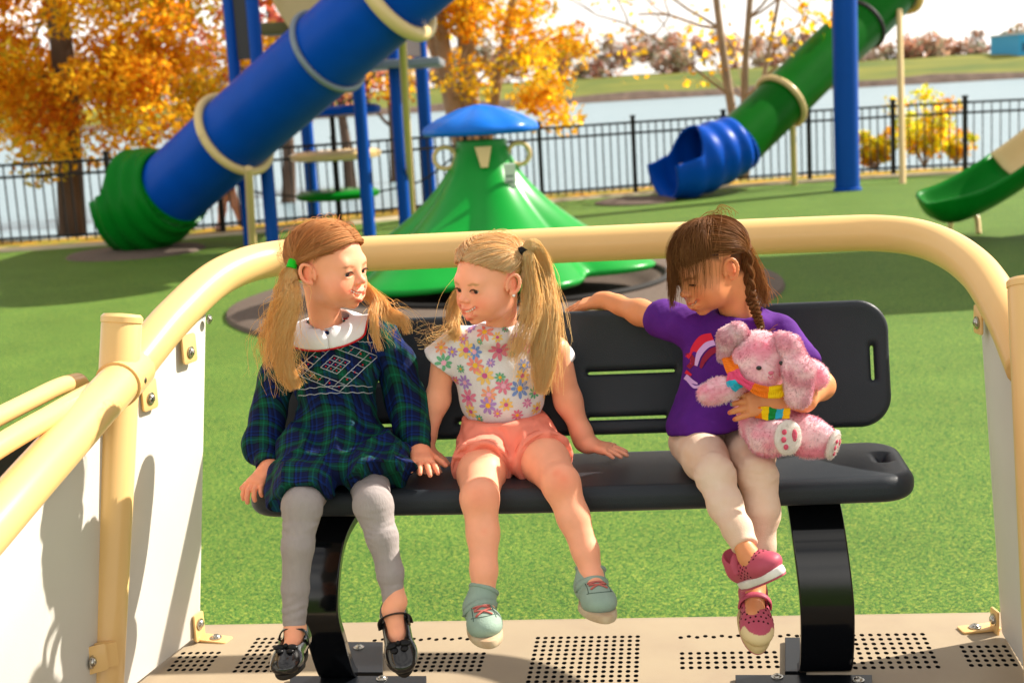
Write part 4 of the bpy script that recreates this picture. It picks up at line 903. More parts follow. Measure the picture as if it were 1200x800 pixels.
def tail(r_, n, guide, spread, wave=.004, wf=3.0, M_=26, taper=.55, flat=None, lenv=.45, curl=0):
    "ponytail strands: guide (K,3), spread radius per guide point"
    g = spline(guide, 8); sp = np.interp(np.linspace(0, 1, len(g)), np.linspace(0, 1, len(spread)), spread)
    tt = np.linspace(0, 1, M_); out = np.zeros((n, M_, 3)); a = r_.uniform(0, 2 * math.pi, n); rad = np.sqrt(r_.random(n)); L_ = 1 - lenv * r_.random(n) ** 1.5
    T_ = np.gradient(g, axis=0); T_ /= np.linalg.norm(T_, axis=1)[:, None]; ref = np.array([0, -1, .1]) ; N_ = ref - (T_ @ ref)[:, None] * T_; N_ /= np.linalg.norm(N_, axis=1)[:, None]; B_ = np.cross(T_, N_)
    if flat is None: flat = .55
    ph = r_.uniform(0, 6.28, n); cl = r_.integers(0, 14, n); cph = r_.uniform(0, 6.28, 14); fr_ = r_.uniform(.85, 1.15, 14)[cl]; loose = np.where(r_.random(n) < .12, r_.normal(size=n) * .022, 0)
    for i in range(M_):
        s = tt[i] * L_ * (len(g) - 1); i0 = np.clip(s.astype(int), 0, len(g) - 2); f = (s - i0)[:, None]
        c = g[i0] * (1 - f) + g[i0 + 1] * f; S_ = sp[i0] * (1 - f[:, 0]) + sp[i0 + 1] * f[:, 0]
        wv = wave * tt[i] ** .7 * (np.sin(wf * fr_ * 6.28 * tt[i] + cph[cl]) + .35 * np.sin(wf * 1.7 * fr_ * 6.28 * tt[i] + ph)) + loose * tt[i] ** 1.5; wv2 = wave * .8 * tt[i] ** .7 * np.cos(wf * fr_ * 6.28 * tt[i] + cph[cl] + 1)
        out[:, i] = c + N_[i0] * (rad * np.cos(a) * S_ * flat + wv2)[:, None] + B_[i0] * (rad * np.sin(a) * S_ + wv)[:, None]
    return out
def cloth(name, s, m, parent, fold=0.0, ff=12, seed=0, fdir=None, col_=None, label=None, colf=None):
    V, F = s.mesh()
    if fold:
        N = vnormals(V, F); q = V.copy()
        if fdir is not None: q = V - (V @ unit(fdir))[:, None] * unit(fdir) * .8
        d = snoise(q, seed, ff, 3); V = V + N * (d * fold)[:, None]
    c = None
    if colf is not None: c = colf(V)
    o = MB().add(V, F, c).build(name, m, parent, angle=180); return o, V, F
def innerbody(segs):
    s = SDF(.006)
    for pts, rs in segs: s.chain(pts, rs, k=.01)
    return s
def sleeve_cut(s, c, n, xlim, side):
    c = np.asarray(c, float); n = unit(n)
    s.ops.append(('i', lambda p: np.where((p[..., 0] - xlim) * side > 0, (p - c) @ n, -.05), None, None, .001)); return s
def bvh(V, F): return BVHTree.FromPolygons([tuple(v) for v in V], [tuple(f) for f in F])
def skinobj(parent, chunks, colf, name='body'):
    mb = MB()
    for s in chunks: V, F = s.mesh(); mb.add(V, F, colf(V))
    return mb.build(name, M_skin, parent, angle=180)
# ------------------------------------------------------------------ girl in the plaid dress
def up_mix(*a): return unit(np.array(a, float))
SK1 = np.array(hx('#f4a884')); SK2 = np.array(hx('#f5aa88')); SK3 = np.array(hx('#d48c5e'))
upv = np.array([0, 0, 1.0])
def hairline_std(front=.062, temple=.0):
    def f(L_):
        # hair where z above a line that drops from the forehead to behind the ear
        y = L_[:, 1]; z = L_[:, 2]; line = np.interp(y, [-.10, -.030, -.012, .01, .035, .06, .08], [-.062, -.045, .008, .012, .034, front, front + .006])
        return np.clip((z - line) / .016, 0, 1) * (L_[:, 1] < .085)
    return f
# shared shoe: foot frame (x lateral, y toe, z up), heel at origin
def shoe_sdf(s, o, Rm, L_=.155, w=.030, tall=.03, sole=.012, k=.01, extra=0.0):
    W = lambda x, y, z: o + np.array([x, y, z]) @ Rm
    s.cap(W(0, .028, .024 + extra), W(.002, L_ * .50, .021 + extra), .026, .026, k=k); s.ell(W(.003, L_ * .70, .018 + extra), (w * 1.08, .045, .021), Rm, k=.015)
    return W
def seated_girl1():
    g = E('person', tuple(np.array([P(392, 560, 2.8)[0], 2.8, SZ])), 'smiling girl in a green and blue plaid dress with white collar and grey leggings', 'person')
    # --- head
    hc = P(386, 311, 2.80); fw = unit(np.array([.88, -.47, -.06])); hd_ = Head(hc, fw, (-.04, .02, 1), .89)
    H = SDF(.0016); hd_.sdf(H, 1.0, .0058, .0095)
    nb = P(386, 402, 2.84); H.cap(hd_.w(0, -.026, -.05), nb, .033, .033, k=.02); H.cap(nb, nb + [0, .0, -.03], .033, .033, k=.01)
    nails = []
    HA = SDF(.0022); wl = P(315, 550, 2.765); kn = P(299, 566, 2.715); hand(HA, wl + (kn - wl) * -.0, unit(P(291, 574, 2.705) - wl), unit([-.25, -.35, .9]), 1 * 1, .88, (.55, .55, .6, .65), .10, thumb=(.75, .4, -.35), nails=nails)
    HA.cap(wl, P(313, 530, 2.80), .0165, .016, k=.01)
    HB = SDF(.0022); wr = P(491, 527, 2.79); hand(HB, wr, unit(P(499, 553, 2.70) - wr), unit([.15, -.25, .95]), -1, .88, (.25, .2, .2, .3), .22, thumb=(.85, .5, -.25), nails=nails)
    HB.cap(wr, P(489, 512, 2.83), .0165, .016, k=.01)
    # ankles and feet tops (skin inside the shoes)
    FA = SDF(.003); aL = P(345, 735, 2.565); tL = P(336, 780, 2.47); FA.cap(P(346, 710, 2.59), aL, .018, .018); pass
    aR = P(465, 705, 2.56); tR = P(470, 752, 2.47); FA.cap(P(461, 680, 2.59), aR, .018, .018); pass
    SHOES = ((0, P(352, 758, 2.60), P(330, 796, 2.44), unit([-.05, -.72, .70]), aL), (1, P(463, 722, 2.60), P(474, 786, 2.475), unit([.03, -.90, .42]), aR))
    for nm, heel, toe, upn, ank in SHOES:
        Rm = frame(unit(toe - heel), upn); W = lambda x, y, z: heel + np.array([x, y, z]) @ Rm; FA.chain([ank, W(0, .026, .046), W(0, .075, .020), W(0, .10, .012)], [.018, .0185, .0165, .012], k=.01)
    hair = np.array(hx('#b07444')); base = SK1
    def colf(V):
        C = hd_.color(V, base, hair, hairline_std(.051), .0095)
        far = V[:, 2] < hc[2] - .12; C[far] = base
        for q in nails: m = np.exp(-(np.linalg.norm(V - q, axis=1) / .0042) ** 4)[:, None] * .7; C = C * (1 - m) + np.array(hx('#e08a78')) * m
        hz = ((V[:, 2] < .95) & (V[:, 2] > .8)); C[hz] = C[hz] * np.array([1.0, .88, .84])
        return C
    IB = innerbody([([nb, P(392, 440, 2.86), P(399, 525, 2.87)], [.03, .05, .05]), ([nb, P(350, 404, 2.86), P(318, 478, 2.87), P(313, 530, 2.80), wl], [.02, .022, .018, .013, .012]), ([nb, P(440, 396, 2.85), P(478, 472, 2.88), P(489, 512, 2.83), wr], [.02, .022, .018, .013, .012]),
        ([P(399, 525, 2.87), P(375, 545, 2.85), P(354, 592, 2.63), P(346, 690, 2.59), aL], [.04, .035, .025, .018, .014]), ([P(399, 525, 2.87), P(428, 540, 2.85), P(437, 590, 2.63), P(457, 670, 2.59), aR], [.04, .035, .025, .018, .014])])
    skinobj(g, [H, HA, HB, FA, IB], colf)
    hd_.eyes(g, np.array(hx('#3a4a50')), (.1, -.05), .0062); hd_.teeth(g, .0095)
    # --- dress: bodice, sleeves, skirt
    D = SDF(.0034)
    ch = P(392, 432, 2.85); ab = P(396, 490, 2.86); pe = P(399, 530, 2.86)
    D.ell(ch, (.094, .070, .085)); D.ell(ab, (.086, .070, .09), k=.03); D.ell(pe + [0, 0, .0], (.108, .085, .06), k=.03)
    D.cap(P(350, 402, 2.85), P(438, 392, 2.84), .034, .034, k=.03); D.ell(P(386, 394, 2.835), (.062, .055, .032), k=.02)
    # skirt over the lap
    kl = P(352, 572, 2.66); kr = P(438, 566, 2.66)
    D.cap(P(377, 534, 2.85), kl, .066, .056, k=.02); D.cap(P(428, 530, 2.85), kr, .066, .055, k=.02)
    D.cap(P(400, 520, 2.80), P(398, 548, 2.71), .05, .034, k=.02)
    D.chain([P(350, 530, 2.80), P(336, 560, 2.72), P(322, 590, 2.66)], [.050, .034, .020], k=.03); D.chain([P(455, 530, 2.78), P(474, 555, 2.70), P(478, 566, 2.68)], [.04, .026, .013], k=.03)
    hn = unit(P(352, 592, 2.60) - P(380, 530, 2.84)); D.plane(P(350, 586, 2.64), unit(np.array([.28, -.62, -.62])), k=.004)
    D.plane(P(440, 576, 2.635), unit(np.array([.02, -.78, -.55])), k=.004)
    m_pl = plaid()
    def pleat(V, F):
        return V
    D.ell(P(385, 378, 2.832), (.042, .040, .034), k=.004, op='-')
    V, F = D.mesh(); N = vnormals(V, F); dsm = bvh(V, F)
    low = np.clip((P(0, 505, 2.8)[2] + .03 - V[:, 2]) / .05, 0, 1)
    q = V.copy(); ang = (V[:, 0] - pe[0]) * 14; d = (1 - 2 * np.abs(np.sin(ang * 3.2 + 1.6 * snoise(V, 3, 4))) ** .7) * .0065 * low * np.clip((pe[1] + .02 - V[:, 1]) / .08, .15, 1) + snoise(q, 5, 9) * .0030 + snoise(q, 8, 4) * .006 * low
    # shirring across the chest
    up_ = (1 - low) * np.clip((V[:, 2] - P(0, 490, 2.85)[2]) / .02, 0, 1); d += np.sin(V[:, 0] * 900 + 2 * snoise(V, 6, 6)) * .0007 * up_
    V = V + N * d[:, None]; MB().add(V, F).build('dress', m_pl, g, angle=180); dress = bvh(V, F)
    for (pts, rs, cuffp, nm) in (([P(345, 402, 2.86), P(328, 440, 2.87), P(312, 488, 2.87), P(308, 520, 2.83), P(313, 541, 2.785)], [.038, .036, .037, .038, .024], P(314, 546, 2.775), 0),
                                 ([P(442, 394, 2.85), P(464, 426, 2.87), P(478, 472, 2.88), P(484, 505, 2.84), P(489, 522, 2.80)], [.038, .038, .037, .037, .024], P(491, 528, 2.79), 1)):
        S = SDF(.0036); S.chain(pts, rs, k=.02); cloth('sleeve', S, m_pl, g, .0055, 11, 11 + nm, fdir=(0, 0, 1))
        q0 = pts[-1]; dd = unit(cuffp - q0); MB().tube([q0 - dd * .012, q0 + dd * .012], [.0255, .0245], 20).build('cuff', m_pl, g, angle=50)
    # --- collar: two rounded white lobes with red piping, laid on the dress
    def lay(px, py, off, Y0=2.5):
        o_ = CAM; d = unit(ray(px, py)); r_ = dress.ray_cast(Vector(o_), Vector(d)); 
        if r_[0] is None: return P(px, py, 2.80)
        return np.array(r_[0]) + np.array(r_[1]) * off
    M_coll = mat('white_cotton', hx('#e9e7ea'), .8, bump=.3, bscale=700); M_red = mat('red_piping', hx('#c01020'), .5)
    nc = P(385, 377, 2.836); ZZ = unit([-.10, -.34, .93]); XX = unit(np.cross([0, -1, 0], ZZ)); XX = unit(np.cross(unit([0, -1, 0] - np.dot([0, -1, 0], ZZ) * ZZ), ZZ)); FF = np.cross(ZZ, XX)
    if FF[1] > 0: FF = -FF
    for sx in (-1, 1):
        rows = []; NP = 40
        for t_ in np.linspace(0, 1, 9):
            row = []
            for a_ in np.linspace(-.05, 2.7, NP):
                u_ = (a_ + .05) / 2.75; wd = .034 * min(1, (math.sin(math.pi * min(.5, u_ * 3.8 + .02))) ** .5) * (1 if u_ < .85 else max(.1, (1 - u_) / .15) ** .5)
                rr = .041 + wd * t_; 
                p_ = nc + FF * rr * math.cos(a_) * .96 + XX * sx * rr * math.sin(a_) * 1.08 - ZZ * (.010 * t_ + .012 * t_ * t_) + ZZ * (.006 * (1 - t_) ** 2)
                for it in range(2):
                    loc, nn_, ii, dist = dsm.find_nearest(Vector(p_)); dd = np.array(p_) - np.array(loc); sd_ = np.dot(dd, np.array(nn_))
                    if sd_ < .007 and it == 0: p_ = p_ + np.array(nn_) * (.007 - sd_)
                row.append(p_)
            rows.append(row)
        V2 = np.array(rows).reshape(-1, 3); F2 = [(i * NP + j, i * NP + j + 1, (i + 1) * NP + j + 1, (i + 1) * NP + j) for i in range(8) for j in range(NP - 1)]
        if sx < 0: F2 = [f[::-1] for f in F2]
        o = MB().add(V2, F2).build('collar', M_coll, g, angle=180); so = o.modifiers.new('s', 'SOLIDIFY'); so.thickness = .0035; so.offset = 0
        MB().tube(np.array(rows[-1]) + np.array([0, -.0012, -.0012]), .0021, 6).build('piping', M_red, o, angle=180)
    # --- smocking: thread laid on the chest
    th = MB(); M_th = mat('white_thread', hx('#b8bcc4'), .7); cx, cy = 392, 427
    def L2(a, b_, k=14): return [lay(a[0] + (b_[0] - a[0]) * t_, a[1] + (b_[1] - a[1]) * t_ , .0012) for t_ in np.linspace(0, 1, k)]
    def dpt(i, j):        # lattice -> pixel
        return (393 + (i * 10.5 + j * 8.5), 427 + (i * 4.6 - j * 8.6) * .92 - .1 * i)
    rings = [2.6, 1.7, .9]
    for r_ in rings:
        c4 = [dpt(-r_, -r_), dpt(r_, -r_), dpt(r_, r_), dpt(-r_, r_)]
        for a, b_ in zip(c4, c4[1:] + c4[:1]): th.tube(L2(a, b_), .00075, 5)
    for r0, r1 in ((1.7, 2.6),):
        for t_ in np.linspace(-r0, r0, 5):
            for a, b_ in (((t_, r0), (t_, r1)), ((t_, -r0), (t_, -r1)), ((r0, t_), (r1, t_)), ((-r0, t_), (-r1, t_))): th.tube(L2(dpt(*a), dpt(*b_), 4), .0006, 4)
    for a in ((-.3, 0), (.3, 0)): th.tube(L2(dpt(a[0], -.9), dpt(a[0], .9), 8), .0006, 4); th.tube(L2(dpt(-.9, a[0]), dpt(.9, a[0]), 8), .0006, 4)
    for y0, amp in ((400, 2), (452, 3), (460, 2)):
        for side in (0, 1):
            xs = np.linspace(350, 385, 20) if side == 0 else np.linspace(398, 438, 20)
            if y0 > 420: xs = np.linspace(350, 436, 34) if side == 0 else xs[:0]
            if len(xs): th.tube([lay(x, y0 + .6 * math.sin(x * 1.9) + amp * ((x - 393) / 45) ** 2 * (1 if y0 > 420 else 1.5) - (x - 393) * .04, .0012) for x in xs], .0008, 4)
    th.build('smocking_thread', M_th, g, angle=180)
    dt = MB()
    for i in range(5):
        t_ = -2.15 + i * 1.075
        for a in ((t_, 2.15), (t_, -2.15), (2.15, t_), (-2.15, t_)): dt.sphere(lay(*dpt(*a), .001), .0019, 8, 6)
    for i in (-.6, 0, .6):
        for j in (-.6, 0, .6): dt.sphere(lay(*dpt(i, j), .001), .0017, 8, 6)
    dt.build('red_stitches', M_red, g, angle=180)
    # --- leggings
    m_leg = mat('grey_jersey', hx('#a39a98'), .9, var=.12, vscale=90, bump=.5, bscale=260, mscale=(1, 1, .35), c2=hx('#948b8a'))
    for nm, pts, rs in ((0, [P(375, 545, 2.84), P(354, 592, 2.625), P(349, 640, 2.595), P(346, 690, 2.585), P(345, 728, 2.57)], [.048, .036, .0295, .0250, .0220]),
                        (1, [P(428, 540, 2.84), P(437, 590, 2.625), P(448, 630, 2.60), P(457, 670, 2.585), P(462, 706, 2.57)], [.048, .035, .0285, .0245, .0220])):
        S = SDF(.0032); S.chain(pts, rs, k=.012); S.ell(pts[1] + [0, -.004, -.004], (.033, .033, .038), k=.015)
        e = unit(pts[-1] - pts[-2]); S.plane(pts[-1] + e * .012, e, k=.003)
        V, F = S.mesh(); N = vnormals(V, F); zz = V[:, 2]; z0 = pts[-1][2]; m_ = np.exp(-((zz - z0 - .03) / .03) ** 2) + .9 * np.exp(-((zz - pts[1][2] + .035) / .03) ** 2)
        V = V + N * (snoise(V * [1, 1, 3.2], 20 + nm, 7) * .0016 * (.25 + m_))[:, None]
        V = V + N * (np.sin(V[:, 2] * 420 + 3.5 * snoise(V, 77, 9)) * .0011 * np.clip(m_, 0, 1) * np.clip(.4 + snoise(V, 78, 12), 0, 1))[:, None]
        o = MB().add(V, F).build('legging', m_leg, g, angle=180)
    # --- mary janes
    M_pat = mat('black_patent', hx('#131215'), .18, coat=.8, bump=.1, bscale=90); M_sole = mat('dark_sole', hx('#26201c'), .6)
    for nm, heel, toe, upn, ank in SHOES:
        yv = unit(toe - heel); L_ = .155; Rm = frame(yv, upn); Rm = np.array([-Rm[0], Rm[1], Rm[2]]) if False else Rm
        S = SDF(.0022); W = lambda x, y, z: heel + np.array([x, y, z]) @ Rm
        S.cap(W(0, .020, .022), W(0, .10, .018), .0265, .027, k=.01); S.ell(W(.0, .118, .014), (.030, .036, .020), Rm, k=.015); S.cap(W(0, .015, .03), W(0, .02, .038), .024, k=.01)
        S.plane(W(0, 0, .001), -Rm[2], k=.004)
        S.ell(W(0, .062, .050), (.0205, .046, .036), Rm, k=.003, op='-'); S.ell(W(0, .045, .06), (.020, .035, .036), Rm, k=.003, op='-')
        V, F = S.mesh(); sh = MB().add(V, F).build('shoe', M_pat, g, angle=180)
        MB().extrude([W(.029 * math.sin(t_) * (1.0 if math.cos(t_) > 0 else .86), .07 + .082 * math.cos(t_), -.006) for t_ in np.linspace(0, 2 * math.pi, 28, endpoint=False)], Rm[2] * .010, bev=.002).build('sole', M_sole, sh)
        st = [W(x, .046 + .004 * math.cos(x * 60), z) for x, z in ((-.0285, .022), (-.027, .040), (-.018, .053), (0, .0585), (.018, .053), (.027, .040), (.0285, .022))]
        MB().tube(spline(st, 5), .0058, 10, flat=.3, up=None).build('strap', M_pat, sh, angle=180)
        b_ = MB()
        for sx in (-1, 1): b_.sphere(W(sx * .012, .112, .043), (.012, .0075, .0055), 12, 8, Rm=np.array([unit(Rm[0] + sx * .2 * Rm[1]), Rm[1], Rm[2]])); b_.sphere(W(sx * .010, .121, .039), (.008, .007, .004), 10, 6, Rm=Rm)
        b_.sphere(W(0, .112, .046), .0048, 10, 8); b_.build('bow', mat('satin_black', hx('#0e0d10'), .35), sh, angle=180)
        MB().box(W(.026 if nm == 0 else -.026, .051, .030), (.002, .005, .005), Rm[0], Rm[1], Rm[2]).build('buckle', M_bolt, sh)
    # --- hair
    r_ = np.random.default_rng(100); mb = MB(); pal = [hx(c) for c in ('#e6a86c', '#da985c', '#f0b87c', '#dc9e64', '#f4c488', '#cc8a58')]
    M_ = 16; t_ = np.linspace(0, 1, M_)
    for sx in (-1, 1):
        tie = unit(np.array([sx * .88, -.36, -.16])); tieP = None
        n = 4600; a = np.radians(r_.uniform(26, 232, n)); rt = np.stack([sx * .03 * np.ones(n) + r_.normal(size=n) * .02, np.cos(a), np.sin(a)], 1)
        # front hairline roots run from the part down to the temple
        hl = r_.random(n) < .34; u_ = r_.random(n) ** 1.4; f0 = np.array([0, .90, .40]); f1 = np.array([sx * .95, .22, .10]); rt[hl] = f0 * (1 - u_[hl, None]) + f1 * u_[hl, None] + np.array([sx * .20, .16, .02]) * (np.sin(u_[hl] * math.pi))[:, None] + r_.normal(size=(hl.sum(), 3)) * .02
        nb_ = r_.random(n) < .18; nb_ &= ~hl; u2 = r_.random(n); rt[nb_] = np.stack([sx * .9 * u2, -.85 + .4 * u2, -.60 - .1 * u2], 1)[nb_]
        te = tie + r_.normal(size=(n, 3)) * .035
        D_ = slerp(rt, te, t_); off = (.0035 + .006 * np.sin(math.pi * t_)[None, :] * r_.uniform(.4, 1.1, n)[:, None] + r_.uniform(0, .004, n)[:, None] + .0025 * np.sin(r_.uniform(0, 6.28, n)[:, None] + 3 * t_[None, :]))
        pts = hd_.surf(D_, off); rad = np.full((n, M_), .00055) * r_.uniform(.6, 1.2, (n, 1)); strands(mb, pts, rad, haircols(r_, n, pal))
        # flyaways
        n = 34; a = np.radians(r_.uniform(50, 200, n)); rt = np.stack([sx * .05 * np.ones(n), np.cos(a), np.sin(a)], 1); D_ = slerp(rt, tie + r_.normal(size=(n, 3)) * .25, t_); off = .008 + .020 * np.sin(math.pi * t_ ** .7)[None, :] * r_.uniform(.2, 1.3, n)[:, None]
        strands(mb, hd_.surf(D_, off), np.full((n, M_), .00035), haircols(r_, n, pal))
        n = 130; u_ = r_.random(n); rt = f0 * (1 - u_[:, None]) + f1 * u_[:, None] + np.array([sx * .22, .18, -.06]) * (np.sin(u_ * math.pi))[:, None] + r_.normal(size=(n, 3)) * .03; te2 = rt + np.array([sx * .35, -.55, -.05]) + r_.normal(size=(n, 3)) * .06; D_ = slerp(rt, te2, t_); strands(mb, hd_.surf(D_, .0012 + .003 * t_[None, :] * np.ones((n, 1))), np.full((n, M_), .00035), haircols(r_, n, pal))
        tp = hd_.surf(tie[None, :], np.array([.012]))[0]
        if sx == 1: ntie = tp           # person's right = camera side?
        tieP = tp
        px_side = 1
        if np.dot(hd_.R[0] * sx, [0, -1, 0]) > 0: near = tp
        else: farp = tp
    g1 = [near, near + [-.008, -.012, -.03], P(340, 350, 2.72), P(331, 392, 2.72), P(332, 428, 2.73), P(346, 456, 2.74)]
    g2 = [near, near + [-.014, -.006, -.02], P(332, 345, 2.74), P(320, 380, 2.76), P(312, 410, 2.76), P(318, 432, 2.76)]
    for gg, n, sp, wv in ((g1, 2300, [.007, .013, .015, .016, .014, .008], .009), (g2, 300, [.006, .011, .016, .018, .018, .014], .010)):
        pts = tail(r_, n, gg, sp, wv, 2.4); rad = np.linspace(1, .45, 26)[None, :] * np.full((n, 1), .00052) * r_.uniform(.6, 1.2, (n, 1)); strands(mb, pts, rad, haircols(r_, n, [hx(c) for c in ('#ffd48c', '#ffe0a0', '#ffeab8', '#fac478', '#ffda94')]))
    g3 = [farp, farp + [.01, .0, -.03], P(441, 352, 2.84), P(455, 368, 2.80), P(472, 376, 2.79), P(478, 392, 2.79)]; g4 = [farp, P(436, 345, 2.83), P(437, 370, 2.76), P(441, 395, 2.75), P(446, 412, 2.75)]
    for gg, n, sp, wv in ((g3, 420, [.006, .011, .014, .012, .010, .006], .006), (g4, 200, [.005, .008, .009, .006, .003], .004)):
        pts = tail(r_, n, gg, sp, wv, 2.0); rad = np.linspace(1, .45, 26)[None, :] * np.full((n, 1), .00052) * r_.uniform(.6, 1.2, (n, 1)); strands(mb, pts, rad, haircols(r_, n, [hx(c) for c in ('#ffd48c', '#ffe0a0', '#ffeab8', '#fac478')]))
    mb.build('hair', M_hair, g, angle=180)
    a = unit(np.cross(unit([-.2, -.1, -1]), (0, 1, 0)))
    MB().tube([near + [.001, 0, .007], near + [-.004, -.006, -.008]], [.0095, .0105], 16).build('hair_tie', mat('green_elastic', hx('#12b81c'), .6), g, angle=60)
    return g
def plaid():
    m = mat('plaid_cotton', hx('#0d1f3a'), .85, bump=.3, bscale=500, spec=.2); n = m.node_tree.nodes; L = m.node_tree.links; b = n['Principled BSDF']
    t = n.new('ShaderNodeTexCoord'); nn = n.new('ShaderNodeTexNoise'); nn.inputs['Scale'].default_value = 5; L.new(t.outputs['Object'], nn.inputs['Vector'])
    mp_ = n.new('ShaderNodeMapping'); mp_.inputs['Rotation'].default_value = (R(12), R(4), R(8)); L.new(t.outputs['Object'], mp_.inputs[0])
    wr = n.new('ShaderNodeVectorMath'); wr.operation = 'SCALE'; wr.inputs['Scale'].default_value = .014; L.new(nn.outputs['Color'], wr.inputs[0]); ad = n.new('ShaderNodeVectorMath'); L.new(mp_.outputs[0], ad.inputs[0]); L.new(wr.outputs[0], ad.inputs[1])
    sx = n.new('ShaderNodeSeparateXYZ'); L.new(ad.outputs[0], sx.inputs[0])
    # second axis mixes height and depth so the stripes also run over the lap
    yz = n.new('ShaderNodeMath'); yz.operation = 'ADD'; L.new(sx.outputs[2], yz.inputs[0]); L.new(sx.outputs[1], yz.inputs[1])
    def stripes(sock, period, els):
        m1 = n.new('ShaderNodeMath'); m1.operation = 'DIVIDE'; L.new(sock, m1.inputs[0]); m1.inputs[1].default_value = period; m2 = n.new('ShaderNodeMath'); m2.operation = 'FRACT'; L.new(m1.outputs[0], m2.inputs[0])
        r = n.new('ShaderNodeValToRGB'); r.color_ramp.interpolation = 'CONSTANT'; e = r.color_ramp.elements; e[0].position = 0; e[0].color = (*els[0][1], 1); e[1].position = els[1][0]; e[1].color = (*els[1][1], 1)
        for p, c in els[2:]: q = e.new(p); q.color = (*c, 1)
        L.new(m2.outputs[0], r.inputs[0]); return r
    nv = (.0015, .006, .045); gr = (.001, .055, .030); dk = (.001, .003, .008); bl = (.002, .020, .14); gl_ = (.003, .13, .065)
    els = [(0, nv), (.16, dk), (.22, gr), (.36, gl_), (.42, gr), (.56, dk), (.62, bl), (.70, nv), (.78, dk), (.82, bl), (.90, nv)]
    a = stripes(sx.outputs[0], .046, els); c = stripes(yz.outputs[0], .050, els)
    mm = n.new('ShaderNodeMix'); mm.data_type = 'RGBA'; mm.inputs['Factor'].default_value = .5; L.new(a.outputs[0], mm.inputs[6]); L.new(c.outputs[0], mm.inputs[7])
    L.new(mm.outputs[2], b.inputs['Base Color']); return m
seated_girl1()
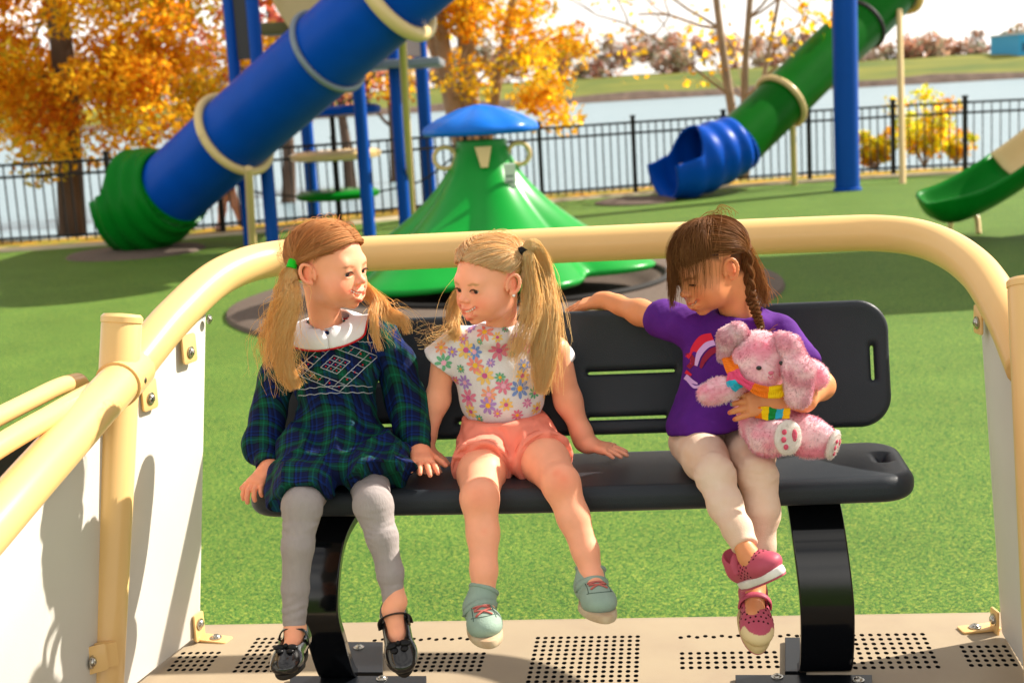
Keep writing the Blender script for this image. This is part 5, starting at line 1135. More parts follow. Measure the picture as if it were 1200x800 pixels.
# ------------------------------------------------------------------ girl in the flowered shirt
def seated_girl2():
    g = E('person', (float(P(595, 560, 2.8)[0]), 2.8, SZ), 'laughing blonde girl in a flower print shirt and coral shorts', 'person')
    hc = P(574, 327, 2.80); fw = unit(np.array([-.76, -.62, -.10])); h = Head(hc, fw, (-.06, -.04, 1), .86)
    H = SDF(.0016); h.sdf(H, 1.0, .0058, .0120)
    nb = P(588, 398, 2.85); H.cap(h.w(0, -.024, -.05), nb, .032, .031, k=.02); H.cap(nb, nb + [0, 0, -.03], .031, .031, k=.01)
    nails = []
    A1 = SDF(.003); A1.chain([P(521, 415, 2.87), P(513, 468, 2.885), P(499, 512, 2.88), P(496, 524, 2.87)], [.026, .0235, .0185, .016], k=.02)
    hand(A1, P(496, 524, 2.87), unit(P(500, 542, 2.84) - P(496, 524, 2.87)), (0, -.3, .95), -1, .85, (.2, .2, .2, .2), .2)
    A2 = SDF(.0024); wr = P(687, 521, 2.87); A2.chain([P(650, 412, 2.875), P(666, 470, 2.885), P(682, 508, 2.875), wr], [.033, .0265, .0195, .0165], k=.02)
    hand(A2, wr + [0, 0, .002], unit(P(716, 530, 2.845) - wr + [0, 0, .003]), unit([.05, -.1, 1]), -1, .86, (.12, .12, .12, .15), .16, thumb=(.75, .6, -.1), nails=nails)
    L_ = SDF(.0028)
    kL = P(562, 583, 2.63); kR = P(657, 566, 2.63)
    L_.chain([P(570, 528, 2.84), P(564, 556, 2.74), kL], [.052, .047, .0350], k=.012); L_.ell(kL + [0, -.010, .000], (.022, .024, .026), k=.03)
    L_.chain([kL, P(566, 625, 2.605), P(567, 668, 2.575), P(567, 700, 2.56)], [.035, .0305, .0250, .0210], k=.012)
    L_.cap(P(567, 700, 2.56), P(571, 730, 2.50), .019, .018, k=.01)
    L2_ = SDF(.0028)
    L2_.chain([P(620, 522, 2.84), P(640, 542, 2.74), kR], [.052, .047, .0350], k=.012); L2_.ell(kR + [0, -.010, .000], (.022, .024, .026), k=.03)
    L2_.chain([kR, P(672, 606, 2.605), P(686, 645, 2.58), P(694, 675, 2.56)], [.035, .0302, .0248, .0210], k=.012)
    L2_.cap(P(694, 675, 2.56), P(700, 702, 2.50), .019, .018, k=.01)
    hair = np.array(hx('#d8a860')); base = SK2; pink = base * np.array([.95, .58, .52])
    def colf(V):
        C = h.color(V, base, hair, hairline_std(.052), .0120); far = V[:, 2] < hc[2] - .115; C[far] = base
        for q in nails: m = np.exp(-(np.linalg.norm(V - q, axis=1) / .004) ** 4)[:, None] * .7; C = C * (1 - m) + np.array(hx('#e89a88')) * m
        for (c, r, a) in ((kL + [0, -.035, .01], .026, .45), (kR + [0, -.035, .012], .026, .6), (P(568, 622, 2.57), .008, .35), (P(570, 650, 2.55), .009, .35), (P(652, 553, 2.60), .009, .6), (P(661, 560, 2.59), .007, .6)):
            m = (a * np.exp(-((V - c) ** 2).sum(1) / r ** 2))[:, None]; C = C * (1 - m) + pink * m
        return C
    IB = innerbody([([nb, P(588, 450, 2.87), P(593, 510, 2.87)], [.028, .045, .045]), ([nb, P(524, 408, 2.86), P(513, 468, 2.885)], [.02, .02, .015]), ([nb, P(646, 408, 2.88), P(664, 470, 2.885)], [.02, .02, .018]),
        ([P(593, 510, 2.87), P(570, 528, 2.84), P(564, 556, 2.74)], [.04, .035, .03]), ([P(593, 510, 2.87), P(620, 522, 2.84), P(640, 542, 2.74)], [.04, .035, .03])])
    skinobj(g, [H, A1, A2, L_, L2_, IB], colf)
    h.eyes(g, np.array(hx('#3a3a30')), (-.1, -.05), .0062, lash=(.06, .025, .012)); h.teeth(g, .0120)
    # earring
    MB().sphere(h.w(.0765 * (1 if np.dot(h.R[0], [1, 0, 0]) > 0 else -1), -.002, -.034), .0032, 12, 8).build('earring', mat('pearl', hx('#f0ece8'), .2, coat=.5), g)
    # --- shirt
    S = SDF(.003); ch = P(585, 432, 2.87)
    S.ell(ch, (.094, .066, .080)); S.ell(P(588, 470, 2.87), (.086, .064, .060), k=.03); S.cap(P(545, 404, 2.865), P(628, 402, 2.875), .034, .034, k=.03); S.ell(P(585, 392, 2.845), (.060, .056, .032), k=.02)
    S.cap(P(536, 403, 2.865), P(515, 425, 2.87), .036, .0395, k=.02); S.cap(P(632, 402, 2.875), P(652, 420, 2.885), .036, .0375, k=.02)
    S.plane(P(587, 492, 2.87), (0.04, 0, -1), k=.003); a = unit(P(512, 432, 2.87) - P(540, 400, 2.865)); sleeve_cut(S, P(513, 424, 2.87), a, P(529, 430, 2.87)[0], -1); sleeve_cut(S, P(659, 428, 2.885), unit(P(662, 436, 2.89) - P(634, 402, 2.875)), P(645, 430, 2.87)[0], 1)
    S.ell(P(583, 366, 2.838), (.040, .040, .036), k=.003, op='-'); S.shell(.0032) if False else None
    m_sh = mat('white_jersey', hx('#dcd8da'), .85, bump=.4, bscale=420, var=.04, vscale=300)
    V, F = S.mesh(); N = vnormals(V, F); d = snoise(V * [1, 1, .6], 31, 7) * .0034 * np.clip((P(0, 420, 2.85)[2] - V[:, 2]) / .05 + .3, .2, 1); V = V + N * d[:, None]
    T_ = bvh(V, F); mb = MB().add(V, F)
    flower_c = [hx(c) for c in ('#e8705c', '#e8b838', '#c8609a', '#4a7ac8', '#9a68c0', '#30a068', '#e88a5a', '#d85880')]
    cen = [hx(c) for c in ('#f0b030', '#c85a90', '#e8b838', '#e8a8c0')]
    r_ = np.random.default_rng(4); n0 = mb.n
    fl_ = [(568, 389, 0, 1.0), (553, 385, 4, .7), (583, 395, 1, .6), (543, 397, 2, .6), (546, 410, 1, 1.05), (556, 412, 3, .9), (585, 410, 7, 1.2), (557, 428, 0, 1.0), (592, 386, 5, .4), (568, 440, 1, 1.05), (545, 448, 4, .85), (586, 442, 5, .6), (614, 428, 3, .75), (612, 440, 1, .85), (590, 452, 7, .95), (609, 455, 3, 1.05), (573, 462, 6, .9), (549, 466, 7, 1.05), (626, 460, 5, .7), (593, 474, 1, .8), (572, 475, 4, 1.0), (552, 482, 1, .85), (520, 425, 5, 1.0), (517, 407, 6, .8), (530, 412, 4, .6), (534, 445, 7, .6), (629, 478, 1, .8), (606, 486, 7, .7), (621, 405, 2, .8), (640, 440, 7, .7), (534, 396, 1, .5), (604, 397, 4, .7), (630, 420, 6, .8), (540, 432, 5, .5), (600, 414, 5, .35), (562, 400, 5, .4), (575, 425, 4, .5), (638, 462, 1, .6), (618, 472, 2, .6), (583, 484, 2, .55), (562, 490, 5, .5), (536, 470, 0, .6)]
    for (x, y, ci, sc_) in fl_:
        d_ = unit(ray(x, y)); hit = T_.ray_cast(Vector(CAM), Vector(d_))
        if hit[0] is None: continue
        c = np.array(hit[0]); nn_ = np.array(hit[1]); nn_ = unit(nn_ * .6 + np.array([0, -.4, 0]) ) if nn_[1] < 0 else nn_
        ux = unit(np.cross((0, 0, 1), nn_)) ; uz = np.cross(nn_, ux); np_ = 8; a0 = r_.uniform(0, 6.28); m_ = sc_ * 1.12 / 590
        for k in range(np_ + 1):
            pts = []
            if k < np_:
                a = a0 + 2 * math.pi * k / np_ + r_.uniform(-.08, .08); ca, sa = math.cos(a), math.sin(a); c0 = np.array(flower_c[ci]) * .85 + .12; lf = r_.uniform(.9, 1.1)
                for t_ in np.linspace(0, 2 * math.pi, 9)[:-1]: l = (6.3 + 3.8 * math.cos(t_)) * lf; ww = 1.95 * math.sin(t_); pts.append((ca * l - sa * ww, sa * l + ca * ww))
            else:
                c0 = cen[r_.integers(0, 4)] if ci != 1 else cen[1]
                for t_ in np.linspace(0, 2 * math.pi, 10)[:-1]: pts.append((2.9 * math.cos(t_), 2.9 * math.sin(t_)))
            q = []
            for (u, v) in pts:
                o_ = c + (u * ux + v * uz) * m_ + nn_ * .03; hh = T_.ray_cast(Vector(o_), Vector(-nn_), .06)
                if hh[0] is None: q = []; break
                q.append(np.array(hh[0]) + nn_ * (.0011 if k < np_ else .0016))
            if len(q): mb.add(q, [list(range(len(q)))], c0, 1)
    mb.build('shirt', [m_sh, mat('flower_print', (1, 1, 1), .85, attr='Col')], g, angle=180)
    # --- shorts
    S = SDF(.003); S.ell(P(593, 512, 2.865), (.100, .078, .046)); 
    S.cap(P(570, 524, 2.84), P(561, 560, 2.72), .060, .061, k=.02); S.cap(P(619, 519, 2.84), P(643, 544, 2.73), .060, .060, k=.02); S.cap(P(590, 490, 2.87), P(592, 500, 2.87), .084, .086, k=.02)
    S.plane(P(592, 487, 2.87), (0, 0, 1), k=.004); 
    nL = unit(P(560, 566, 2.70) - P(570, 524, 2.84)); nR = unit(P(648, 550, 2.71) - P(619, 519, 2.84))
    # leg openings
    xs = P(600, 540, 2.76)[0]
    def opening(p): 
        d1 = (p - P(563, 548, 2.755)) @ nL; d2 = (p - P(641, 540, 2.755)) @ nR; return np.where(p[..., 0] < xs, d1, d2)
    S.ops.append(('i', opening, None, None, .002))
    m_so = mat('coral_cotton', hx('#ee8a74'), .85, bump=.4, bscale=380, var=.05, vscale=30)
    V, F = S.mesh(); N = vnormals(V, F); V = V + N * (snoise(V, 41, 8) * .0030 + .0028 * np.sin(snoise(V, 2, 3) * 14))[:, None]
    so = MB().add(V, F).build('shorts', m_so, g, angle=180)
    for (c, nn_, r0) in ((P(563, 548, 2.755), nL, .0605), (P(641, 540, 2.755), nR, .0600)):
        a = unit(np.cross(nn_, (0, 0, 1))); b_ = np.cross(a, nn_); c = c - nn_ * .009
        ax0 = P(570, 524, 2.84) if r0 > .0602 else P(619, 519, 2.84); c = ax0 + nn_ * np.dot(c - ax0, nn_)
        MB().lathe([(r0 - .002, -.008), (r0 + .0012, -.008), (r0 + .0015, .008), (r0 - .0015, .0095), (r0 - .004, .008)], c, 48, Z=nn_, X=a).build('cuff', m_so, so, angle=180)
    # --- shoes: sage high tops
    M_sage = mat('sage_suede', hx('#8fa496'), .75, bump=.4, bscale=300, var=.06, vscale=40); M_gum = mat('gum_sole', hx('#d3c2a4'), .6, var=.25, vscale=25, c2=hx('#a98f72')); M_lace = mat('dusty_pink_lace', hx('#b8665e'), .8)
    for heel, toe, upn, ank in ((P(562, 726, 2.575), P(573, 750, 2.455), unit([.08, -.80, .60]), P(566, 694, 2.565)), (P(689, 702, 2.585), P(708, 722, 2.455), unit([.12, -.62, .78]), P(692, 670, 2.575))):
        yv = unit(toe - heel); Rm = frame(yv, upn); W = lambda x, y, z: heel + np.array([x, y, z]) @ Rm; L0 = np.linalg.norm(toe - heel)
        S = SDF(.0022); S.cap(W(0, .024, .026), W(0, L0 * .62, .022), .027, .0285, k=.01); S.ell(W(0, L0 * .78, .019), (.031, .036, .023), Rm, k=.02)
        top = ank; S.cap(W(0, .026, .035), top, .028, .0275, k=.018); ax_ = unit(top - W(0, .026, .035)); S.plane(top + ax_ * .008, ax_, k=.003); S.cap(top - ax_ * .02, top + ax_ * .06, .0225, .0225, k=.001, op='-'); S.plane(W(0, 0, .004), -Rm[2], k=.002)
        V, F = S.mesh(); sh = MB().add(V, F).build('shoe', M_sage, g, angle=180); tb = bvh(V, F)
        MB().extrude([W((.0325 if math.cos(t_) > -.2 else .029) * math.sin(t_), L0 * .5 + .006 + (L0 * .5 + .022) * math.cos(t_) * (1 if math.cos(t_) > 0 else .95), -.008) for t_ in np.linspace(0, 2 * math.pi, 32, endpoint=False)], Rm[2] * .016, bev=.004).build('sole', M_gum, sh)
        def on(x, y, off=.001): 
            o_ = W(x, y, .12); r0 = tb.ray_cast(Vector(o_), Vector(-Rm[2]), .3); return (np.array(r0[0]) + np.array(r0[1]) * off) if r0[0] is not None else W(x, y, .05)
        for (y0, y1) in ((.074, .087), (.087, .074), (.090, .103), (.103, .090)): MB().tube([on(x, y0 + (y1 - y0) * (x + .014) / .028, .0015) for x in np.linspace(-.015, .015, 7)], .0027, 6, flat=.6).build('lace', M_lace, sh, angle=180)
        MB().tube([on(x, L0 * .80 + .012 - 22 * x * x, .0002) for x in np.linspace(-.024, .024, 13)], .0009, 5).build('seam', mat('dark_seam', hx('#55685e'), .8), sh, angle=180)
        for sx in (-1, 1): MB().tube([on(sx * (.017 + .004 * t_), .062 + .045 * t_, .0002) for t_ in np.linspace(0, 1, 8)], .0009, 5).build('seam', bpy.data.materials['dark_seam'], sh, angle=180)
        rim = [top + ax_ * .006 + .0255 * (math.cos(t_) * unit(np.cross(ax_, (1, 0, 0))) + math.sin(t_) * unit(np.cross(ax_, np.cross(ax_, (1, 0, 0))))) for t_ in np.linspace(0, 2 * math.pi, 28)]; MB().tube(rim, .0048, 8, caps=False).build('padded_rim', M_sage, sh, angle=180)
        st = []
        for a in np.linspace(-1.75, 1.75, 15):
            c0 = W(0, .044, .036); dr = unit(math.sin(a) * Rm[0] + math.cos(a) * unit(Rm[1] * .75 + Rm[2] * .66)); r0 = tb.ray_cast(Vector(c0 + dr * .08), Vector(-dr), .2); 
            if r0[0] is not None: st.append(np.array(r0[0]) + dr * .0006)
        if len(st) > 4:
            V = []; wv = unit(top - W(0, .03, .03)) * .0075
            st = np.array(st); V = np.concatenate([st - wv, st + wv]); k = len(st); o2 = MB().add(V, [(i, i + 1, i + 1 + k, i + k) for i in range(k - 1)]).build('strap', M_sage, sh, angle=180); s2 = o2.modifiers.new('s', 'SOLIDIFY'); s2.thickness = .004; s2.offset = 0
    # --- hair
    mb = MB(); M_ = 16; t_ = np.linspace(0, 1, M_); pal = [hx(c) for c in ('#ffdca4', '#f8cc90', '#ffeabc', '#f2c084', '#fff4d4')]; r_ = np.random.default_rng(200); ties = {}
    for sx in (-1, 1):
        tie = unit(np.array([sx * .80, -.45, .36])); n = 3300; a = np.radians(r_.uniform(26, 225, n)); rt = np.stack([sx * .05 * np.ones(n) + r_.normal(size=n) * .04, np.cos(a), np.sin(a)], 1)
        hl = r_.random(n) < .45; u_ = r_.random(n) ** 1.2; f0 = np.array([0, .89, .43]); f1 = np.array([sx * .98, .10, -.06]); rt[hl] = f0 * (1 - u_[hl, None]) + f1 * u_[hl, None] + np.array([sx * .20, .14, .05]) * (np.sin(u_[hl] * math.pi))[:, None] + r_.normal(size=(hl.sum(), 3)) * .03
        nb_ = (r_.random(n) < .3) & ~hl; u2 = r_.random(n); rt[nb_] = np.stack([sx * .93 * u2, -.85 + .55 * u2, -.55 + .05 * u2], 1)[nb_]
        te = tie + r_.normal(size=(n, 3)) * .04; D_ = slerp(rt, te, t_); off = .003 + .007 * np.sin(math.pi * t_)[None, :] * r_.uniform(.3, 1.2, n)[:, None] + r_.uniform(0, .005, n)[:, None] + .003 * np.sin(r_.uniform(0, 6.28, n)[:, None] + 4 * t_[None, :])
        strands(mb, h.surf(D_, off), np.full((n, M_), .0006) * r_.uniform(.6, 1.2, (n, 1)), haircols(r_, n, pal))
        n = 50; a = np.radians(r_.uniform(30, 200, n)); rt = np.stack([sx * .05 * np.ones(n), np.cos(a), np.sin(a)], 1) + r_.normal(size=(n, 3)) * .1; D_ = slerp(rt, tie + r_.normal(size=(n, 3)) * .35, t_); off = .006 + .014 * np.sin(math.pi * t_ ** .7)[None, :] * r_.uniform(.2, 1.3, n)[:, None]
        strands(mb, h.surf(D_, off), np.full((n, M_), .00035), haircols(r_, n, pal))
        n = 150; u_ = r_.random(n); rt = f0 * (1 - u_[:, None]) + f1 * u_[:, None] + np.array([sx * .22, .20, -.02]) * (np.sin(u_ * math.pi))[:, None] + r_.normal(size=(n, 3)) * .03; te2 = rt + np.array([sx * .30, -.55, .10]) + r_.normal(size=(n, 3)) * .08; D_ = slerp(rt, te2, t_); strands(mb, h.surf(D_, .0012 + .004 * t_[None, :] * np.ones((n, 1))), np.full((n, M_), .00035), haircols(r_, n, pal))
        ties[sx] = h.surf(tie[None, :], np.array([.016]))[0]
    near = ties[1] if ties[1][0] > ties[-1][0] else ties[-1]; far = ties[-1] if near is ties[1] else ties[1]
    pg = [hx(c) for c in ('#ffd890', '#ffe2a4', '#ffeebc', '#fcc880', '#ffe0a0', '#fff2cc')]
    for gg, n, sp, wv, wf in (([near, near + [.022, -.004, .010], P(636, 318, 2.84), P(641, 360, 2.80), P(639, 400, 2.785), P(636, 430, 2.785), P(634, 462, 2.79)], 2500, [.007, .012, .018, .023, .026, .023, .010], .0045, 2.2),
                              ([near, near + [.008, -.006, -.01], P(622, 335, 2.78), P(621, 365, 2.775), P(610, 400, 2.765), P(602, 425, 2.77)], 420, [.006, .010, .016, .022, .022, .014], .005, 2.0),
                              ([far, far + [-.01, .0, -.02], P(532, 360, 2.88), P(534, 390, 2.83), P(530, 390, 2.84), P(528, 396, 2.84)], 260, [.006, .012, .013, .011, .008, .004], .004, 2.0),
                              ([far, P(533, 365, 2.87), P(528, 388, 2.83), P(510, 393, 2.83), P(499, 392, 2.85), P(486, 398, 2.86)], 46, [.005, .014, .016, .018, .020, .022], .008, 1.6)):
        pts = tail(r_, n, gg, sp, wv, wf); strands(mb, pts, np.linspace(1, .4, 26)[None, :] * np.full((n, 1), .00052) * r_.uniform(.6, 1.2, (n, 1)), haircols(r_, n, pg))
    mb.build('hair', M_hair, g, angle=180)
    MB().tube([near + [-.007, 0, -.001], near + [.009, -.001, .004]], [.0085, .0085], 16).build('hair_tie', mat('black_elastic', hx('#151315'), .6), g, angle=60)
seated_girl2()
# ------------------------------------------------------------------ girl in the purple shirt
def seated_girl3():
    g = E('person', (float(P(845, 550, 2.7)[0]), 2.7, SZ), 'brown haired girl in a purple shirt and cream leggings hugging a pink bunny', 'person')
    hc = P(832, 311, 2.76); fw = unit(np.array([-.86, -.36, -.36])); h = Head(hc, fw, (-.32, -.06, .94), .88)
    H = SDF(.0018); h.sdf(H, .8, .0026, .003)
    nb = P(868, 378, 2.80); H.cap(h.w(0, -.030, -.035), nb, .036, .034, k=.02); H.cap(nb, nb + [0, 0, -.03], .034, .034, k=.01)
    nails = []
    A1 = SDF(.0024); wl = P(706, 352, 2.985); A1.chain([P(785, 378, 2.83), P(750, 366, 2.91), P(722, 357, 2.965), wl], [.030, .0245, .0185, .0160], k=.02)
    hand(A1, wl, unit(P(668, 361, 3.02) - wl), unit([.12, -.35, .93]), 1, .88, (.18, .12, .15, .2), .06, thumb=(.7, .7, -.2), nails=nails)
    A2 = SDF(.0022); wr = P(910, 468, 2.575); A2.chain([P(930, 408, 2.79), P(962, 452, 2.70), P(942, 468, 2.615), wr], [.030, .0245, .0205, .0165], k=.02)
    hand(A2, wr, unit(P(862, 476, 2.575) - wr), unit([.1, -.90, .35]), -1, .90, (.35, .4, .45, .5), .10, thumb=(.9, .45, -.35), nails=nails)
    FT = SDF(.0028); aL = P(878, 652, 2.425); FT.chain([P(862, 622, 2.46), aL, P(888, 664, 2.40)], [.017, .0185, .020], k=.01); aR = P(885, 690, 2.515); FT.chain([P(888, 650, 2.53), aR, P(884, 722, 2.46)], [.017, .018, .019], k=.01)
    hair = np.array(hx('#5a3018')); base = SK3
    def colf(V):
        C = h.color(V, base, hair, hairline_std(.05)); far = V[:, 2] < hc[2] - .13; C[far] = base; C[V[:, 0] < P(775, 360, 2.85)[0]] = base
        for i, q in enumerate(nails): m = np.exp(-(np.linalg.norm(V - q, axis=1) / .0044) ** 4)[:, None] * .85; C = C * (1 - m) + np.array(hx(('#d86a50', '#d86a50', '#d86a50', '#d86a50', '#d86a50', '#c05a48', '#c05a48', '#2aa0a0', '#c82a60', '#c05a48')[i])) * m
        return C
    IB = innerbody([([nb, P(855, 440, 2.80), P(843, 510, 2.79)], [.03, .045, .045]), ([nb, P(800, 380, 2.82), P(785, 378, 2.83)], [.02, .02, .02]), ([nb, P(914, 398, 2.80), P(930, 408, 2.79)], [.02, .02, .02]),
        ([P(843, 510, 2.79), P(815, 516, 2.79), P(838, 556, 2.58), P(864, 620, 2.475), aL], [.04, .035, .022, .015, .013]), ([P(843, 510, 2.79), P(870, 514, 2.78), P(888, 558, 2.59), P(891, 640, 2.545), aR], [.04, .035, .022, .015, .013])])
    skinobj(g, [H, A1, A2, FT, IB], colf); h.eyes(g, np.array(hx('#2a1a10')), (0, -.1), .0026); h.teeth(g, .003)
    # shirt
    S = SDF(.003); ch = P(862, 430, 2.80)
    S.ell(P(858, 425, 2.80), (.100, .070, .085)); S.ell(P(850, 470, 2.79), (.098, .074, .08), k=.03); S.ell(P(842, 500, 2.760), (.104, .098, .060), k=.03); S.cap(P(815, 388, 2.81), P(910, 388, 2.80), .036, .036, k=.03); S.ell(P(866, 376, 2.80), (.064, .056, .034), k=.02)
    S.cap(P(800, 380, 2.815), P(776, 373, 2.855), .040, .041, k=.02); S.cap(P(914, 396, 2.80), P(938, 425, 2.75), .040, .041, k=.02)
    sleeve_cut(S, P(768, 371, 2.87), unit(P(750, 366, 2.91) - P(800, 380, 2.82)), P(785, 371, 2.87)[0], -1); sleeve_cut(S, P(946, 436, 2.735), unit(P(962, 452, 2.70) - P(914, 396, 2.80)), P(922, 430, 2.78)[0], 1)
    S.plane(P(842, 506, 2.69), (.05, -.22, -1), k=.003)
    S.ell(P(866, 356, 2.785), (.048, .044, .040), k=.003, op='-')
    m_p = mat('purple_jersey', hx('#4c1674'), .85, bump=.4, bscale=420, var=.10, vscale=9, c2=hx('#571c80'))
    V, F = S.mesh(); N = vnormals(V, F); q = V @ np.array([[1, 0, 0], [0, 1, 0], [.35, 0, .5]]); V = V + N * (snoise(q, 51, 7) * .0040 + snoise(q, 52, 14) * .0012)[:, None]
    T_ = bvh(V, F); sh = MB().add(V, F); 
    def decal(px, c0, off):
        q = []
        for (u, v) in px:
            o_ = P(u, v, 2.60); hit = T_.ray_cast(Vector(o_), Vector((0, 1, 0)), .4)
            if hit[0] is None: return
            q.append(np.array(hit[0]) + [0, -off, 0])
        sh.add(q, [list(range(len(q)))[::-1]], c0, 1)
    def band(pts, wd, c0, off):
        pts = spline([(*p, 0) for p in pts], 6)[:, :2]; T2 = np.gradient(pts, axis=0); T2 /= np.linalg.norm(T2, axis=1)[:, None] + 1e-9; N2 = np.stack([-T2[:, 1], T2[:, 0]], 1); w_ = np.interp(np.linspace(0, 1, len(pts)), np.linspace(0, 1, len(wd)), wd)[:, None]
        a, b_ = pts + N2 * w_, pts - N2 * w_
        for i in range(len(pts) - 1): decal([a[i], a[i + 1], b_[i + 1], b_[i]], c0, off)
    lil, red, wine = hx('#c9a0d8'), hx('#d0203c'), hx('#8a1838')
    band([(811, 428), (806, 444), (808, 457), (820, 465), (830, 468)], [2, 4.6, 5, 3.5, 1], lil, .0012); band([(811, 430), (811, 444), (814, 455), (824, 460)], [1.5, 3.8, 4, 1.5], red, .0018)
    band([(826, 447), (829, 430), (838, 417), (850, 412)], [3, 5.5, 6.5, 5], red, .0012); band([(829, 447), (833, 433), (842, 422), (852, 418)], [1.6, 3.0, 3.4, 3], lil, .0018); band([(834, 449), (839, 438), (847, 429), (855, 425)], [1.5, 3, 3.5, 3], wine, .0022)
    band([(815, 447), (822, 436), (826, 442), (821, 452)], [2, 2.6, 2.6, 2], wine, .0016); band([(820, 468), (826, 472), (833, 470)], [1.2, 1.8, 1.2], lil, .0018); band([(820, 440), (824, 433)], [2, 1.2], red, .002)
    sh.build('shirt', [m_p, mat('shirt_print', (1, 1, 1), .7, attr='Col')], g, angle=180)
    # leggings
    m_l = mat('cream_leggings', hx('#dcc2ae'), .85, bump=.4, bscale=400, var=.06, vscale=14, c2=hx('#d2b096'))
    kL = P(838, 556, 2.57); kR = P(888, 558, 2.58)
    for nm, pts, rs in ((0, [P(815, 516, 2.78), P(826, 536, 2.66), kL, P(850, 592, 2.52), P(864, 620, 2.47), P(872, 637, 2.445)], [.054, .045, .035, .031, .0262, .0238]), (1, [P(870, 514, 2.77), P(880, 535, 2.67), kR, P(894, 600, 2.545), P(891, 640, 2.535), P(888, 668, 2.525)], [.054, .045, .035, .031, .0262, .0235])):
        S = SDF(.003); S.chain(pts, rs, k=.012); S.ell(kL + [0, -.004, .0] if nm == 0 else kR + [0, -.004, 0], (.032, .032, .035), k=.015); e = unit(pts[-1] - pts[-2]); S.plane(pts[-1] + e * .006, e, k=.002)
        if nm == 0: S.ell(P(842, 514, 2.79), (.088, .072, .040), k=.02)
        V, F = S.mesh(); N = vnormals(V, F); k_ = pts[2]; m_ = np.exp(-((V - k_) ** 2).sum(1) / .05 ** 2); V = V + N * (snoise(V * [1, 1, 2.6], 60 + nm, 7) * .0022 * (.6 + m_))[:, None]
        V = V + N * (np.sin(V[:, 2] * 330 + 3.5 * snoise(V, 77, 9)) * .0018 * np.clip(m_, 0, 1) * np.clip(.4 + snoise(V, 78, 12), 0, 1))[:, None]
        MB().add(V, F).build('legging', m_l, g, angle=180)
    # shoes: pink perforated mary janes
    M_pk = mat('pink_eva', hx('#b04c60'), .5, bump=.1, bscale=200); M_cr = mat('cream_toe', hx('#d8c294'), .6, var=.3, vscale=20, c2=hx('#b09868')); M_wh = mat('white_midsole', hx('#d8d4d0'), .6, var=.15, vscale=20); M_hole = mat('dark_hole', hx('#3a1018'), .9)
    for nm, heel, toe, upn in ((0, P(872, 682, 2.48), P(908, 670, 2.375), unit([-.45, .35, .82])), (1, P(880, 700, 2.55), P(886, 744, 2.455), unit([-.02, -.93, .36]))):
        yv = unit(toe - heel); Rm = frame(yv, upn); L0 = .135; W = lambda x, y, z: heel + np.array([x, y, z]) @ Rm
        S = SDF(.002); S.cap(W(0, .018, .024), W(0, L0 * .6, .020), .0265, .0275, k=.01); S.ell(W(0, L0 * .8, .017), (.030, .034, .021), Rm, k=.02); S.cap(W(0, .012, .03), W(0, .010, .046), .024, .022, k=.01); S.plane(W(0, 0, .002), -Rm[2], k=.002)
        S.ell(W(0, .056, .052), (.0215, .028, .036), Rm, k=.003, op='-'); S.ell(W(0, .026, .062), (.022, .022, .030), Rm, k=.003, op='-')
        V, F = S.mesh(); L_ = (V - heel) @ Rm.T; C = np.ones((len(V), 3)) * hx('#b04c60'); tc_ = (L_[:, 1] > L0 * .82) & (L_[:, 2] < .030)
        if nm: C[tc_] = hx('#d8c294')
        sh = MB().add(V, F, C).build('shoe', mat('pink_shoe', (1, 1, 1), .5, attr='Col', bump=.1, bscale=200), g, angle=180); tb = bvh(V, F)
        MB().extrude([W((.031 if math.cos(t_) > -.2 else .028) * math.sin(t_), L0 * .5 + (L0 * .5 + .010) * math.cos(t_), -.008) for t_ in np.linspace(0, 2 * math.pi, 32, endpoint=False)], Rm[2] * .015, bev=.004).build('midsole', M_wh if nm == 0 else M_cr, sh)
        MB().extrude([W(.0295 * math.sin(t_), L0 * .5 + (L0 * .5 + .007) * math.cos(t_), -.011) for t_ in np.linspace(0, 2 * math.pi, 32, endpoint=False)], Rm[2] * .0035, bev=.001).build('outsole', M_pk, sh)
        st = spline([W(x, .052, z) for x, z in ((-.029, .022), (-.027, .038), (-.016, .050), (0, .054), (.016, .050), (.027, .038), (.029, .022))], 5); MB().tube(st, .0078, 10, flat=.3).build('strap', M_pk, sh, angle=180)
        hm = MB()
        for i in range(-5, 6):
            for j in range(6):
                a = i * .27 + (.135 if j % 2 else 0); y = .048 + j * .0088 + (.026 if abs(i) < 3 else 0)
                dr = unit(math.sin(a) * Rm[0] + math.cos(a) * Rm[2]); r0 = tb.ray_cast(Vector(W(0, y, .008) + dr * .08), Vector(-dr), .2)
                if r0[0] is not None and y < L0 * .80 + .004: hm.lathe([(0, .0006), (.0017, .0006), (.0021, 0)], np.array(r0[0]), 8, Z=np.array(r0[1]), X=yv)
        hm.build('perforation', M_hole, sh, angle=180)
    # hair
    mb = MB(); r_ = np.random.default_rng(300); pal = [hx(c) for c in ('#80502c', '#946038', '#6c4224', '#a87444', '#8a5830', '#b8824c')]; M_ = 22; t_ = np.linspace(0, 1, M_)
    crown = unit([.05, -.35, .95]); nearx = 1 if np.dot(h.R[0], [0, -1, 0]) > 0 else -1
